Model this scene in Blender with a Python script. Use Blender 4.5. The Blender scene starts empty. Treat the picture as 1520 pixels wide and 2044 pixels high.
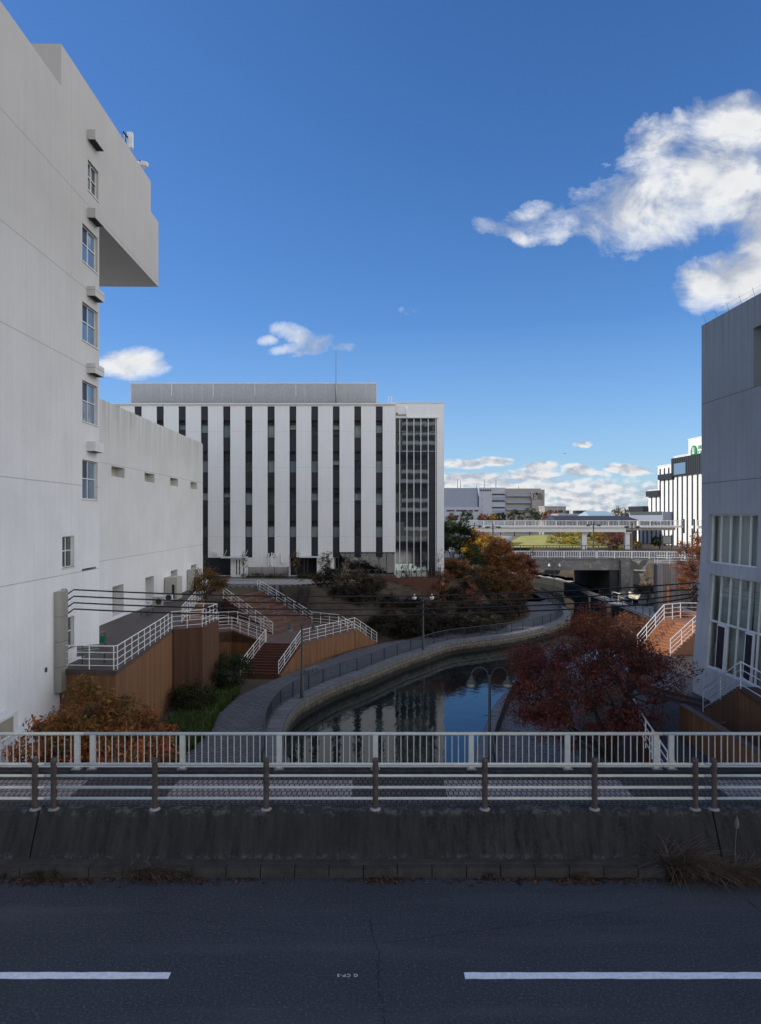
import bpy, math, random
import numpy as np
from mathutils import Vector, Matrix
random.seed(7)
C = bpy.context.scene.collection
F, H, CX, HY = 1413.0, 6.3, 760.0, 1032.0      # focal length, eye height and picture centre of the survey of the photograph
def W(x, y, D): return ((x-CX)/F*D, D, H-(y-HY)/F*D)
def G(x, y, dl):                                # point on the level lying dl metres below the eye
    D = F*dl/(y-HY); return ((x-CX)/F*D, D, H-dl)
R = math.radians
# ------------------------------------------------------------------ materials
def nt(name):
    m = bpy.data.materials.new(name); m.use_nodes = True
    t = m.node_tree; return m, t, t.nodes['Principled BSDF']
def nd(t, typ, **kw):
    n = t.nodes.new(typ)
    for k, v in kw.items():
        if k.startswith('i_'): n.inputs[k[2:].replace('_', ' ')].default_value = v
        else: setattr(n, k, v)
    return n
def mth(t, op, a, b=None, clamp=False):
    n = t.nodes.new('ShaderNodeMath'); n.operation = op; n.use_clamp = clamp
    for i, v in enumerate((a, b)):
        if v is None: continue
        if isinstance(v, (int, float)): n.inputs[i].default_value = v
        else: t.links.new(v, n.inputs[i])
    return n.outputs[0]
def mix(t, fac, a, b, mode='MIX'):
    n = t.nodes.new('ShaderNodeMix'); n.data_type = 'RGBA'; n.blend_type = mode
    for s, v in ((n.inputs[0], fac), (n.inputs[6], a), (n.inputs[7], b)):
        if isinstance(v, (int, float)): s.default_value = v
        elif isinstance(v, (tuple, list)): s.default_value = (*v[:3], 1)
        else: t.links.new(v, s)
    return n.outputs[2]
def noise(t, vec, scale, detail=4, rough=.6, dist=0):
    n = nd(t, 'ShaderNodeTexNoise'); n.inputs['Scale'].default_value = scale
    n.inputs['Detail'].default_value = detail; n.inputs['Roughness'].default_value = rough
    n.inputs['Distortion'].default_value = dist
    t.links.new(vec, n.inputs['Vector']); return n.outputs[0]
def pos(t): return nd(t, 'ShaderNodeNewGeometry').outputs['Position']
def scl(t, vec, s, rz=0):
    n = nd(t, 'ShaderNodeMapping'); n.inputs['Scale'].default_value = s; n.inputs['Rotation'].default_value = (0, 0, rz)
    t.links.new(vec, n.inputs['Vector']); return n.outputs[0]
def ramp(t, v, a, b, lo=0., hi=1.):
    n = nd(t, 'ShaderNodeMapRange'); t.links.new(v, n.inputs[0])
    for i, q in zip((1, 2, 3, 4), (a, b, lo, hi)): n.inputs[i].default_value = q
    return n.outputs[0]
def bump(t, b, h, strength=.3, dist=.02):
    n = nd(t, 'ShaderNodeBump'); n.inputs['Strength'].default_value = strength; n.inputs['Distance'].default_value = dist
    t.links.new(h, n.inputs['Height']); t.links.new(n.outputs[0], b.inputs['Normal'])
def mat(name, col, rough=.7, var=.25, sc=3., metal=0., spec=.4, streak=False, bmp=.15):
    m, t, b = nt(name); p = pos(t)
    n1 = noise(t, scl(t, p, (1, 1, .12) if streak else (1, 1, 1)), sc, 6)
    n2 = noise(t, p, sc*11, 3)
    f = mth(t, 'ADD', mth(t, 'MULTIPLY', n1, .7), mth(t, 'MULTIPLY', n2, .3))
    fac = ramp(t, f, .3, .7)
    lo = tuple(c*(1-var) for c in col); hi = tuple(min(1, c*(1+var*.6)) for c in col)
    t.links.new(mix(t, fac, lo, hi), b.inputs['Base Color'])
    b.inputs['Roughness'].default_value = rough; b.inputs['Metallic'].default_value = metal
    b.inputs['Specular IOR Level'].default_value = spec
    if bmp: bump(t, b, n2, bmp)
    return m
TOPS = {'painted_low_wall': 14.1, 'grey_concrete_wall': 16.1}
def wallmat(name, top, bot, z0, z1, joints, vj=None, axis=1, line=.42, str_=.04, blot=.16):
    """painted concrete: streaks, patches, formwork joints at the heights given and vertical joints every vj metres"""
    m, t, b = nt(name); p = pos(t)
    sp = nd(t, 'ShaderNodeSeparateXYZ'); t.links.new(p, sp.inputs[0]); z = sp.outputs[2]
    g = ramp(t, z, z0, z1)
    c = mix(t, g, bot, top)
    s1 = noise(t, scl(t, p, (2.2, 2.2, .1)), 1.6, 6, .65)
    c = mix(t, ramp(t, s1, .38, .72, 0, str_*2.2), c, (.13, .13, .125))
    if name.startswith('stained'): c = mix(t, ramp(t, noise(t, scl(t, p, (1, 1, 1.6)), .9, 7, .75), .52, .62, 0, .7), c, (.42, .40, .37))
    if name in TOPS:
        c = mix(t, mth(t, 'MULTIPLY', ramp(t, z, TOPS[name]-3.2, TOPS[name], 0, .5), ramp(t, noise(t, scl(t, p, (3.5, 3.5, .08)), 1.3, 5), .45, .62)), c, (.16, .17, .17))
    s2 = noise(t, p, .33, 5, .6)
    c = mix(t, ramp(t, s2, .4, .75, 0, blot), c, (.2, .2, .2))
    s3 = noise(t, p, 9, 5, .7)
    c = mix(t, ramp(t, s3, .3, .8, 0, .22), c, (.36, .36, .36))
    j = None
    for q in joints:
        d = mth(t, 'LESS_THAN', mth(t, 'ABSOLUTE', mth(t, 'SUBTRACT', z, q)), .022)
        j = d if j is None else mth(t, 'MAXIMUM', j, d)
    if vj:
        a = mth(t, 'FRACT', mth(t, 'DIVIDE', sp.outputs[axis], vj))
        d = mth(t, 'MULTIPLY', mth(t, 'LESS_THAN', a, .018/vj), .55)
        j = d if j is None else mth(t, 'MAXIMUM', j, d)
    if j is not None: c = mix(t, mth(t, 'MULTIPLY', j, line), c, (.1, .1, .1))
    t.links.new(c, b.inputs['Base Color']); b.inputs['Roughness'].default_value = .85
    b.inputs['Specular IOR Level'].default_value = .25
    bump(t, b, s3, .25, .01)
    return m
M = {}
M['tower'] = wallmat('painted_concrete_wall', (.46, .445, .425), (.88, .89, .90), 1, 21, (7.9, 3.55, 14.0, 18.0, 22.4), 2.3, 1)  # greyer towards the top: paint tone and light falloff graded into one colour
M['lowwall'] = wallmat('painted_low_wall', (.58, .58, .56), (.82, .83, .83), -1, 12, (9.9, 3.4), 2.4, 1, .4)
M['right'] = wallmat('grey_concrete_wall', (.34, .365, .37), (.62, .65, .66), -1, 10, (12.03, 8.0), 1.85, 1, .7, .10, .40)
M['panel'] = wallmat('ivory_facade_panel', (.80, .80, .79), (.80, .80, .79), -1, 18, (16.3, 12.1, 8.1, 4.0), .86, 0, .18, .03, .05)
M['frame_w'] = mat('off_white_metal', (.66, .66, .64), .5, .08)
M['white'] = mat('white_paint', (.80, .80, .78), .45, .12, 6)
M['rail'] = mat('white_handrail_paint', (.86, .85, .82), .4, .1, 8)
M['bridge_rail'] = mat('dull_white_railing_paint', (.56, .58, .54), .4, .16, 6)
M['post_brown'] = mat('rusty_brown_post', (.085, .065, .058), .6, .5, 9)
M['alu'] = mat('grey_aluminium', (.66, .67, .69), .45, .15, 4, .1)
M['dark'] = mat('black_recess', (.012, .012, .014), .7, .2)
M['char'] = mat('charcoal_panel', (.018, .020, .027), .5, .15)
M['darkmetal'] = mat('dark_iron', (.035, .04, .045), .5, .2)
M['canal_rail'] = mat('blue_grey_iron', (.05, .06, .075), .5, .2)
M['lampmetal'] = mat('grey_green_lamp_metal', (.055, .068, .066), .5, .2)
M['lampglass'] = mat('frosted_lamp_glass', (.38, .41, .40), .3, .1)
M['cable'] = mat('black_cable', (.012, .012, .014), .5, .1)
M['duct'] = mat('galvanised_duct', (.36, .35, .32), .45, .25, 3, .2, streak=True)
M['bark'] = mat('dark_bark', (.055, .045, .04), .9, .4, 7)
M['barkgrey'] = mat('grey_bark', (.16, .14, .12), .9, .4, 7)
M['soil'] = mat('bank_soil', (.075, .056, .038), .95, .5, 1.3)
M['deckwood'] = mat('dark_decking', (.082, .062, .055), .6, .35, 2)
M['step'] = mat('red_brown_step', (.115, .045, .028), .6, .35, 2)
M['steporange'] = mat('orange_brown_step', (.30, .125, .062), .6, .3, 2)
M['landing'] = mat('brown_landing_boards', (.14, .085, .062), .6, .35, 1.5)
M['curtain'] = mat('grey_curtain', (.40, .43, .41), .9, .15, 2, streak=True)
M['navy'] = mat('navy_door', (.012, .018, .04), .25, .1)
M['green'] = mat('green_sign_paint', (.01, .22, .085), .4, .1)
M['beige'] = mat('beige_concrete', (.36, .33, .27), .8, .15)
M['tan'] = mat('tan_cladding', (.27, .25, .23), .7, .1, .5)
M['lightgrey'] = mat('pale_grey_cladding', (.34, .36, .41), .7, .08, .5)
M['bluegrey'] = mat('blue_grey_cladding', (.23, .26, .33), .7, .08, .5)
M['roofdark'] = mat('dark_roof_sheet', (.035, .037, .045), .6, .15, .5)
M['roofblue'] = mat('pale_blue_roof', (.28, .40, .46), .6, .15, .5)
M['palequay'] = mat('pale_sunlit_paving', (.58, .54, .46), .9, .3, .8)  # sunlight on the far bank put into the pale colour
M['quayshade'] = mat('shade_dark_quay', (.022, .022, .020), .8, .4, 1.5)  # black of the shaded right quay wall put into its colour
M['gravel'] = mat('path_surface', (.20, .19, .165), .9, .3, 1.5)
M['bridgecon'] = wallmat('stained_bridge_concrete', (.11, .105, .10), (.12, .115, .105), -3, 2, (), 4, 0, .5, .5, .9)
M['darkcon'] = mat('shaded_abutment_concrete', (.045, .045, .045), .9, .4, .8)  # shade under the bridge put into the concrete colour
M['conc'] = mat('grey_concrete', (.30, .29, .27), .85, .4, 1.2, streak=True)
M['whiteconc'] = mat('white_footbridge_concrete', (.66, .65, .63), .7, .08, 1)
M['lawn'] = mat('dry_lawn', (.36, .35, .10), .95, .3, .3)
M['orangewood'] = mat('orange_post_paint', (.55, .20, .08), .6, .2)
M['ground'] = mat('far_ground', (.16, .15, .115), .95, .35, .05)
M['acbody'] = mat('beige_appliance', (.42, .41, .37), .5, .1)
M['bench'] = mat('grey_bench_slat', (.14, .14, .135), .6, .3, 5)
M['rock'] = mat('grey_rock', (.30, .29, .28), .9, .4, 3)
def asphalt():
    m, t, b = nt('worn_asphalt'); p = pos(t)
    n1 = noise(t, p, .45, 5); n2 = noise(t, p, 70, 3, .7); n3 = noise(t, p, 160, 2)
    c = mix(t, ramp(t, n1, .3, .7), (.038, .043, .051), (.062, .067, .076))
    c = mix(t, ramp(t, n2, .42, .62, 0, .8), c, (.020, .022, .027)); n4 = noise(t, p, 24, 3, .7); c = mix(t, ramp(t, n4, .54, .68, 0, .6), c, (.15, .15, .155)); c = mix(t, ramp(t, n4, .44, .34, 0, .6), c, (.018, .02, .024))
    c = mix(t, ramp(t, n3, .60, .72, 0, .85), c, (.30, .30, .31))
    v = nd(t, 'ShaderNodeTexVoronoi'); v.inputs['Scale'].default_value = 26; t.links.new(p, v.inputs['Vector'])
    c = mix(t, ramp(t, v.outputs['Distance'], .05, .10, .35, 0), c, (.24, .24, .25))
    wear = noise(t, scl(t, p, (.12, 1.2, 1)), 1, 3)
    c = mix(t, ramp(t, wear, .5, .7, 0, .35), c, (.11, .11, .113))
    t.links.new(c, b.inputs['Base Color']); b.inputs['Roughness'].default_value = .8
    b.inputs['Specular IOR Level'].default_value = .3
    bump(t, b, n2, .6, .008); return m
M['asphalt'] = asphalt()
def parapet():
    m, t, b = nt('weathered_parapet_concrete'); p = pos(t)
    sp = nd(t, 'ShaderNodeSeparateXYZ'); t.links.new(p, sp.inputs[0])
    n1 = noise(t, scl(t, p, (4.5, 1.2, .35)), 1.5, 9, .75); n2 = noise(t, p, 18, 6, .75); n3 = noise(t, p, .5, 4)
    c = mix(t, ramp(t, n1, .38, .66), (.008, .007, .0065), (.046, .042, .038))
    c = mix(t, ramp(t, n2, .50, .75, 0, .35), c, (.085, .08, .075))
    c = mix(t, ramp(t, n3, .4, .7, 0, .6), c, (.022, .021, .021))
    e = mth(t, 'MULTIPLY', ramp(t, sp.outputs[2], .80, .90), ramp(t, noise(t, p, 5, 5, .8), .50, .6))
    c = mix(t, mth(t, 'MULTIPLY', e, .22), c, (.35, .34, .33))
    e2 = mth(t, 'MULTIPLY', ramp(t, sp.outputs[2], .30, .24), ramp(t, noise(t, p, 7, 5, .8), .52, .6))
    c = mix(t, mth(t, 'MULTIPLY', e2, .25), c, (.2, .2, .2))
    t.links.new(c, b.inputs['Base Color']); b.inputs['Roughness'].default_value = .95
    bump(t, b, n2, .8, .02); return m
M['parapet'] = parapet()
M['curb'] = mat('dirty_curb', (.052, .048, .042), .95, .55, 3, bmp=.6)
def brick(name, c1, c2, mortar, bw, bh, ms=.01, rz=0, vecmode='pos', off=.5, extra=None, rough=.85):
    m, t, b = nt(name); p = pos(t)
    if vecmode == 'uv': src = nd(t, 'ShaderNodeUVMap').outputs[0]
    else: src = scl(t, p, (1, 1, 1), rz)
    br = nd(t, 'ShaderNodeTexBrick', offset=off); t.links.new(src, br.inputs['Vector'])
    br.inputs['Color1'].default_value = (*c1, 1); br.inputs['Color2'].default_value = (*c2, 1); br.inputs['Mortar'].default_value = (*mortar, 1)
    br.inputs['Scale'].default_value = 1; br.inputs['Brick Width'].default_value = bw; br.inputs['Row Height'].default_value = bh
    br.inputs['Mortar Size'].default_value = ms
    c = br.outputs['Color']
    n = noise(t, p, 2.5, 6, .7)
    c = mix(t, ramp(t, n, .3, .75, 0, .55), c, tuple(q*.35 for q in c1))
    if extra: c = extra(t, p, c)
    t.links.new(c, b.inputs['Base Color']); b.inputs['Roughness'].default_value = rough
    b.inputs['Specular IOR Level'].default_value = .3
    bump(t, b, br.outputs['Fac'], -.5, .01); return m
def sidewalk_extra(t, p, c):
    sp = nd(t, 'ShaderNodeSeparateXYZ'); t.links.new(p, sp.inputs[0])
    a = mth(t, 'FRACT', mth(t, 'DIVIDE', mth(t, 'ADD', sp.outputs[0], 57.0-2.33), 5.6))
    a1 = mth(t, 'LESS_THAN', a, .66)
    y = sp.outputs[1]
    b1 = mth(t, 'MULTIPLY', mth(t, 'GREATER_THAN', y, 14.05), mth(t, 'LESS_THAN', y, 14.98))
    f = mth(t, 'MULTIPLY', a1, b1)
    return mix(t, f, c, mix(t, 1., c, (3.4, 3.3, 3.2), 'MULTIPLY'))
M['paver'] = brick('dark_sidewalk_pavers', (.142, .118, .104), (.096, .080, .072), (.012, .010, .010), .105, .205, .014, 0, 'pos', .5, sidewalk_extra)
M['prom'] = brick('promenade_slabs', (.185, .188, .195), (.135, .139, .148), (.048, .048, .052), .9, .30, .03, .45)
M['plazabrick'] = brick('brown_plaza_pavers', (.105, .092, .09), (.085, .076, .075), (.03, .028, .028), .4, .2, .015, .3)
def quay_extra(t, p, c):
    sp = nd(t, 'ShaderNodeSeparateXYZ'); t.links.new(p, sp.inputs[0])
    n = noise(t, p, 1.5, 4)
    z = mth(t, 'ADD', sp.outputs[2], mth(t, 'MULTIPLY', n, .5))
    return mix(t, ramp(t, z, -6.35, -6.0, .93, 0), c, (.012, .012, .010))
M['quay'] = brick('quay_stone_blocks', (.26, .235, .19), (.19, .175, .145), (.04, .038, .03), .8, .42, .03, 0, 'uv', .5, quay_extra)
M['coping'] = brick('quay_coping', (.22, .225, .23), (.17, .175, .185), (.06, .06, .06), .9, 3, .03, 0, 'uv')
def planks(name, col, pitch=.16, rough=.7, dark=.45, glow=.0):
    m, t, b = nt(name); p = pos(t)
    sp = nd(t, 'ShaderNodeSeparateXYZ'); t.links.new(p, sp.inputs[0])
    s = mth(t, 'ADD', mth(t, 'MULTIPLY', sp.outputs[0], 1.0), mth(t, 'MULTIPLY', sp.outputs[1], .8))
    a = mth(t, 'DIVIDE', s, pitch)
    fr = mth(t, 'LESS_THAN', mth(t, 'FRACT', a), .14)
    wn = nd(t, 'ShaderNodeTexWhiteNoise', noise_dimensions='1D'); t.links.new(mth(t, 'FLOOR', a), wn.inputs['W'])
    c = mix(t, wn.outputs[0], tuple(q*.78 for q in col), tuple(q*1.15 for q in col))
    n = noise(t, scl(t, p, (3, 3, .3)), 2, 5)
    c = mix(t, ramp(t, n, .35, .75, 0, .45), c, tuple(q*.45 for q in col))
    c = mix(t, mth(t, 'MULTIPLY', fr, dark), c, (.01, .008, .006))
    t.links.new(c, b.inputs['Base Color']); b.inputs['Roughness'].default_value = rough
    b.inputs['Specular IOR Level'].default_value = .25
    return m
M['brownwall'] = planks('orange_brown_boarding', (.235, .115, .055), .12, .7, .25)
M['brownwall2'] = planks('deep_brown_boarding', (.115, .056, .032), .14, .7, .35)
M['greyplank'] = planks('weathered_grey_boarding', (.22, .19, .175), .3)
def stripes(name, a, b_, pitch, rz):
    m, t, b = nt(name); p = pos(t)
    sp = nd(t, 'ShaderNodeSeparateXYZ'); t.links.new(scl(t, p, (1, 1, 1), rz), sp.inputs[0])
    fr = mth(t, 'GREATER_THAN', mth(t, 'FRACT', mth(t, 'DIVIDE', sp.outputs[0], pitch)), .5)
    c = mix(t, fr, a, b_); n = noise(t, p, 2.5, 5)
    c = mix(t, ramp(t, n, .3, .7, 0, .4), c, (.03, .03, .03))
    t.links.new(c, b.inputs['Base Color']); b.inputs['Roughness'].default_value = .8; return m
M['stripepave'] = stripes('striped_stone_paving', (.19, .20, .22), (.055, .058, .066), .62, R(-28))
def glass(name, base, wav=.0, rough=.03, spec=.9, tint=(1, 1, 1), cell=1.2):
    m, t, b = nt(name)
    b.inputs['Base Color'].default_value = (*base, 1); b.inputs['Roughness'].default_value = rough
    b.inputs['Specular IOR Level'].default_value = spec; b.inputs['IOR'].default_value = 1.9
    if wav:
        n = noise(t, scl(t, pos(t), (1, 1, .45)), cell, 2, .4); bump(t, b, n, 1., wav)
    return m
M['glass'] = glass('dark_window_glass', (.02, .028, .035), .02)
M['glass_sky'] = glass('window_glass_sky_tint', (.10, .17, .26), .004)  # reflected sky put into the blue base colour
M['curtainwall'] = glass('curtain_wall_glass', (.045, .052, .050), 0, .02, 1., cell=.8)
M['curtainwall'].node_tree.nodes['Principled BSDF'].inputs['IOR'].default_value = 2.3
M['spandrel'] = glass('spandrel_glass', (.010, .012, .018), 0, .06, .5, cell=.8)
def clearglass():
    m, t, b = nt('clear_pane'); t.nodes.remove(b)
    o = t.nodes['Material Output']; tr = nd(t, 'ShaderNodeBsdfTransparent'); tr.inputs[0].default_value = (.8, .86, .84, 1)
    gl = nd(t, 'ShaderNodeBsdfGlossy'); gl.inputs['Roughness'].default_value = .03
    lw_ = nd(t, 'ShaderNodeLayerWeight'); fr_o = mth(t, 'ADD', mth(t, 'MULTIPLY', mth(t, 'POWER', lw_.outputs['Facing'], 4.), .85), .07)
    ms = nd(t, 'ShaderNodeMixShader'); t.links.new(fr_o, ms.inputs[0]); t.links.new(tr.outputs[0], ms.inputs[1]); t.links.new(gl.outputs[0], ms.inputs[2])
    t.links.new(ms.outputs[0], o.inputs[0]); return m
M['clear'] = clearglass()
def water():
    m, t, b = nt('canal_water'); p = pos(t)
    b.inputs['Base Color'].default_value = (.006, .014, .015, 1); b.inputs['Roughness'].default_value = .03
    b.inputs['IOR'].default_value = 1.33; b.inputs['Specular IOR Level'].default_value = 1.
    n1 = noise(t, scl(t, p, (1, .6, 1), .3), 2.6, 3, .5, .3); n2 = noise(t, p, .5, 2)
    h = mth(t, 'MULTIPLY', n1, ramp(t, n2, .35, .65, .35, 1.))
    bump(t, b, h, .28, .03); return m
M['water'] = water()
def leafmat():
    m, t, b = nt('leaf'); a = nd(t, 'ShaderNodeAttribute', attribute_name='Col')
    t.links.new(a.outputs[0], b.inputs['Base Color']); b.inputs['Roughness'].default_value = .55
    b.inputs['Specular IOR Level'].default_value = .3
    tr = nd(t, 'ShaderNodeBsdfTranslucent'); t.links.new(a.outputs[0], tr.inputs[0])
    ms = nd(t, 'ShaderNodeMixShader'); ms.inputs[0].default_value = .35
    t.links.new(b.outputs[0], ms.inputs[1]); t.links.new(tr.outputs[0], ms.inputs[2]); t.links.new(ms.outputs[0], t.nodes['Material Output'].inputs[0]); return m
M['leaf'] = leafmat()
M['paint'] = mat('road_paint', (.86, .88, .92), .6, .25, 14)
M['crack'] = mat('road_crack_fill', (.012, .012, .014), .9, .3)
# ------------------------------------------------------------------ mesh helpers
OFF = {}
class MB:
    def __init__(s): s.v = []; s.f = []; s.uv = None
    def quad(s, a, b, c, d): n = len(s.v); s.v += [tuple(a), tuple(b), tuple(c), tuple(d)]; s.f.append((n, n+1, n+2, n+3)); return s
    def poly(s, pts): n = len(s.v); s.v += [tuple(p) for p in pts]; s.f.append(tuple(range(n, n+len(pts)))); return s
    def box(s, x0, x1, y0, y1, z0, z1):
        n = len(s.v); s.v += [(x, y, z) for z in (z0, z1) for y in (y0, y1) for x in (x0, x1)]
        for q in ((0, 2, 3, 1), (4, 5, 7, 6), (0, 1, 5, 4), (2, 6, 7, 3), (0, 4, 6, 2), (1, 3, 7, 5)): s.f.append(tuple(n+i for i in q))
        return s
    def prism(s, pts, z0, z1):
        """pts: plan outline (x,y) or (x,y,ztop)"""
        k = len(pts); n = len(s.v)
        s.v += [(p[0], p[1], z0) for p in pts] + [(p[0], p[1], p[2] if len(p) > 2 else z1) for p in pts]
        s.f.append(tuple(range(n+k-1, n-1, -1))); s.f.append(tuple(range(n+k, n+2*k)))
        for i in range(k): j = (i+1) % k; s.f.append((n+i, n+j, n+k+j, n+k+i))
        return s
    def tube(s, pts, r, n=6, cap=True):
        pts = [Vector(p) for p in pts]; rs = r if isinstance(r, (list, tuple)) else [r]*len(pts); base = len(s.v); prev = None
        for i, p in enumerate(pts):
            d = (pts[min(i+1, len(pts)-1)]-pts[max(i-1, 0)]).normalized()
            if prev is None: u = d.orthogonal().normalized()
            else:
                u = (prev-d*prev.dot(d))
                u = u.normalized() if u.length > 1e-6 else d.orthogonal().normalized()
            prev = u; w = d.cross(u)
            for k in range(n): a = 2*math.pi*k/n+.4; q = p+(u*math.cos(a)+w*math.sin(a))*rs[i]; s.v.append(tuple(q))
        for i in range(len(pts)-1):
            for k in range(n): a = base+i*n+k; b = base+i*n+(k+1) % n; s.f.append((a, b, b+n, a+n))
        if cap:
            s.f.append(tuple(base+k for k in reversed(range(n)))); e = base+(len(pts)-1)*n; s.f.append(tuple(e+k for k in range(n)))
        return s
    def lathe(s, c, prof, n=12):
        base = len(s.v)
        for r, z in prof:
            for k in range(n): a = 2*math.pi*k/n; s.v.append((c[0]+r*math.cos(a), c[1]+r*math.sin(a), c[2]+z))
        for i in range(len(prof)-1):
            for k in range(n): a = base+i*n+k; b = base+i*n+(k+1) % n; s.f.append((a, b, b+n, a+n))
        return s
    def bar(s, a, b, w, h):
        """rectangular bar from a to b, w across, h high"""
        a = Vector(a); b = Vector(b); d = (b-a).normalized(); u = d.cross(Vector((0, 0, 1)))
        u = (u.normalized() if u.length > 1e-4 else Vector((1, 0, 0)))*w/2; v = u.cross(d).normalized()*h/2; n = len(s.v)
        for p in (a, b):
            for q in (-u-v, u-v, u+v, -u+v): s.v.append(tuple(p+q))
        for q in ((0, 1, 5, 4), (1, 2, 6, 5), (2, 3, 7, 6), (3, 0, 4, 7), (3, 2, 1, 0), (4, 5, 6, 7)): s.f.append(tuple(n+i for i in q))
        return s
    def build(s, name, m, parent=None, smooth=False, fixn=False):
        o_ = OFF.get(parent.name, (0, 0, 0)) if parent else (0, 0, 0)
        me = bpy.data.meshes.new(name); me.from_pydata([(a-o_[0], b-o_[1], c-o_[2]) for a, b, c in s.v], [], s.f)
        if s.uv:
            l = me.uv_layers.new(name='UVMap'); k = 0
            for f_, uvs in zip(s.f, s.uv):
                for q in uvs: l.data[k].uv = q; k += 1
        me.materials.append(M[m] if isinstance(m, str) else m)
        if smooth: me.polygons.foreach_set('use_smooth', [True]*len(me.polygons))
        o = bpy.data.objects.new(name, me); C.objects.link(o)
        if parent: o.parent = parent; OFF[o.name] = o_
        return o
def tag(o, label, cat, group=None):
    o['label'] = label; o['category'] = cat
    if group: o['group'] = group
    return o
def thing(name, label, cat, loc=(0, 0, 0), rot=0, group=None):
    o = bpy.data.objects.new(name, None); C.objects.link(o); o.empty_display_size = .3
    o.location = Matrix.Rotation(rot, 3, 'Z') @ Vector(loc); o.rotation_euler = (0, 0, rot)
    tag(o, label, cat, group); OFF[o.name] = tuple(loc); return o
def struct(o): o['kind'] = 'structure'; return o
def stuff(o, label, cat): tag(o, label, cat); o['kind'] = 'stuff'; return o
def dup(root, loc, rot=0, sc=1, label=None):
    r = root.copy(); C.objects.link(r); r.location = loc; r.rotation_euler = (0, 0, rot)
    r.scale = (sc, sc, sc) if isinstance(sc, (int, float)) else sc
    if label: r['label'] = label
    for ch in list(root.children):
        c = ch.copy(); C.objects.link(c); c.parent = r
        for g in list(ch.children): d = g.copy(); C.objects.link(d); d.parent = c
    return r
def facade(mb, f, rects, holes, depth=.25, zs=()):
    us = sorted({q for r in rects+holes for q in r[:2]}); zz = sorted({q for r in rects+holes for q in r[2:4]} | set(zs))
    for i in range(len(us)-1):
        for j in range(len(zz)-1):
            u, z = (us[i]+us[i+1])/2, (zz[j]+zz[j+1])/2
            if not any(r[0] < u < r[1] and r[2] < z < r[3] for r in rects): continue
            if any(h[0] < u < h[1] and h[2] < z < h[3] for h in holes): continue
            mb.quad(f(us[i], zz[j], 0), f(us[i+1], zz[j], 0), f(us[i+1], zz[j+1], 0), f(us[i], zz[j+1], 0))
    for h in holes:
        d = h[4] if len(h) > 4 else depth; u0, u1, z0, z1 = h[:4]
        for a, b in (((u0, z0), (u1, z0)), ((u1, z0), (u1, z1)), ((u1, z1), (u0, z1)), ((u0, z1), (u0, z0))):
            mb.quad(f(*a, 0), f(*b, 0), f(*b, d), f(*a, d))
    return mb
def mitre(pts, w):
    """offset a plan polyline by w to its left"""
    out = []
    for i, p in enumerate(pts):
        a = Vector(pts[max(i-1, 0)][:2]); b = Vector(pts[min(i+1, len(pts)-1)][:2]); d = (b-a).normalized()
        out.append((p[0]-d.y*w, p[1]+d.x*w))
    return out
def resample(pts, step):
    out = [tuple(pts[0])]
    for a, b in zip(pts[:-1], pts[1:]):
        a, b = Vector(a), Vector(b); n = max(1, round((b-a).length/step))
        for k in range(1, n+1): out.append(tuple(a.lerp(b, k/n)))
    return out
def smooth_line(pts, step=1.):
    """Catmull-Rom through pts"""
    P = [Vector(p) for p in pts]; P = [P[0]*2-P[1]]+P+[P[-1]*2-P[-2]]; out = []
    for i in range(1, len(P)-2):
        n = max(1, int((P[i+1]-P[i]).length/step))
        for k in range(n):
            t = k/n; a, b, c, d = P[i-1:i+3]
            out.append(tuple(.5*((2*b)+(c-a)*t+(2*a-5*b+4*c-d)*t*t+(3*b-a-3*c+d)*t**3)))
    return out+[tuple(P[-2])]
def ribbon(L, Rr, zl, zr=None, uvs=1):
    """sheet between two polylines of equal count, uv = arc length x width"""
    mb = MB(); mb.uv = []; s = 0; zr = zl if zr is None else zr
    for i in range(len(L)-1):
        d = (Vector(L[i+1][:2])-Vector(L[i][:2])).length
        a = (*L[i][:2], zl); b = (*L[i+1][:2], zl); c = (*Rr[i+1][:2], zr); e = (*Rr[i][:2], zr)
        w = (Vector(a)-Vector(e)).length
        mb.quad(a, b, c, e); mb.uv.append([(s, 0), (s+d, 0), (s+d, w), (s, w)]); s += d
    return mb
def leaves(centers, rads, n, size, palette, seed=0, flat=.35, jit=.25, shell=0., width=.6, up=.3, tint=None):
    """n leaf cards scattered round the twig ends"""
    rng = np.random.default_rng(seed); K = len(centers); idx = rng.integers(0, K, n)
    c = np.asarray(centers, float)[idx]; r = np.asarray(rads, float)
    r = r[idx] if r.ndim else np.full(n, float(r))
    d = rng.normal(size=(n, 3)); d /= np.linalg.norm(d, axis=1)[:, None]
    d[:, 2] *= (1-flat); rr = r*(rng.random(n)*(1-shell)+shell)**.6
    p = c+d*rr[:, None]
    nrm = rng.normal(size=(n, 3)); nrm[:, 2] = np.abs(nrm[:, 2])+up; nrm /= np.linalg.norm(nrm, axis=1)[:, None]
    t = np.cross(nrm, rng.normal(size=(n, 3))); t /= np.linalg.norm(t, axis=1)[:, None]; b = np.cross(nrm, t)
    s = size*(.6+.8*rng.random(n))[:, None]
    v = np.stack([p-t*s, p+b*s*width*.5+nrm*s*.12, p+t*s, p-b*s*width*.5+nrm*s*.12], 1).reshape(-1, 3)
    pal = np.asarray(palette, float); ci = (rng.random(K)*len(pal)).astype(int)[idx]
    alt = rng.random(n) < .35; ci[alt] = (rng.random(alt.sum())*len(pal)).astype(int)
    cl = pal[ci]*(1+jit*(rng.random((n, 1))*2-1))*(.55+.75*rng.random(K)[idx])[:, None]
    if tint is not None: cl = tint(p, cl, rng)
    return v, np.clip(cl, 0, 1)
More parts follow.
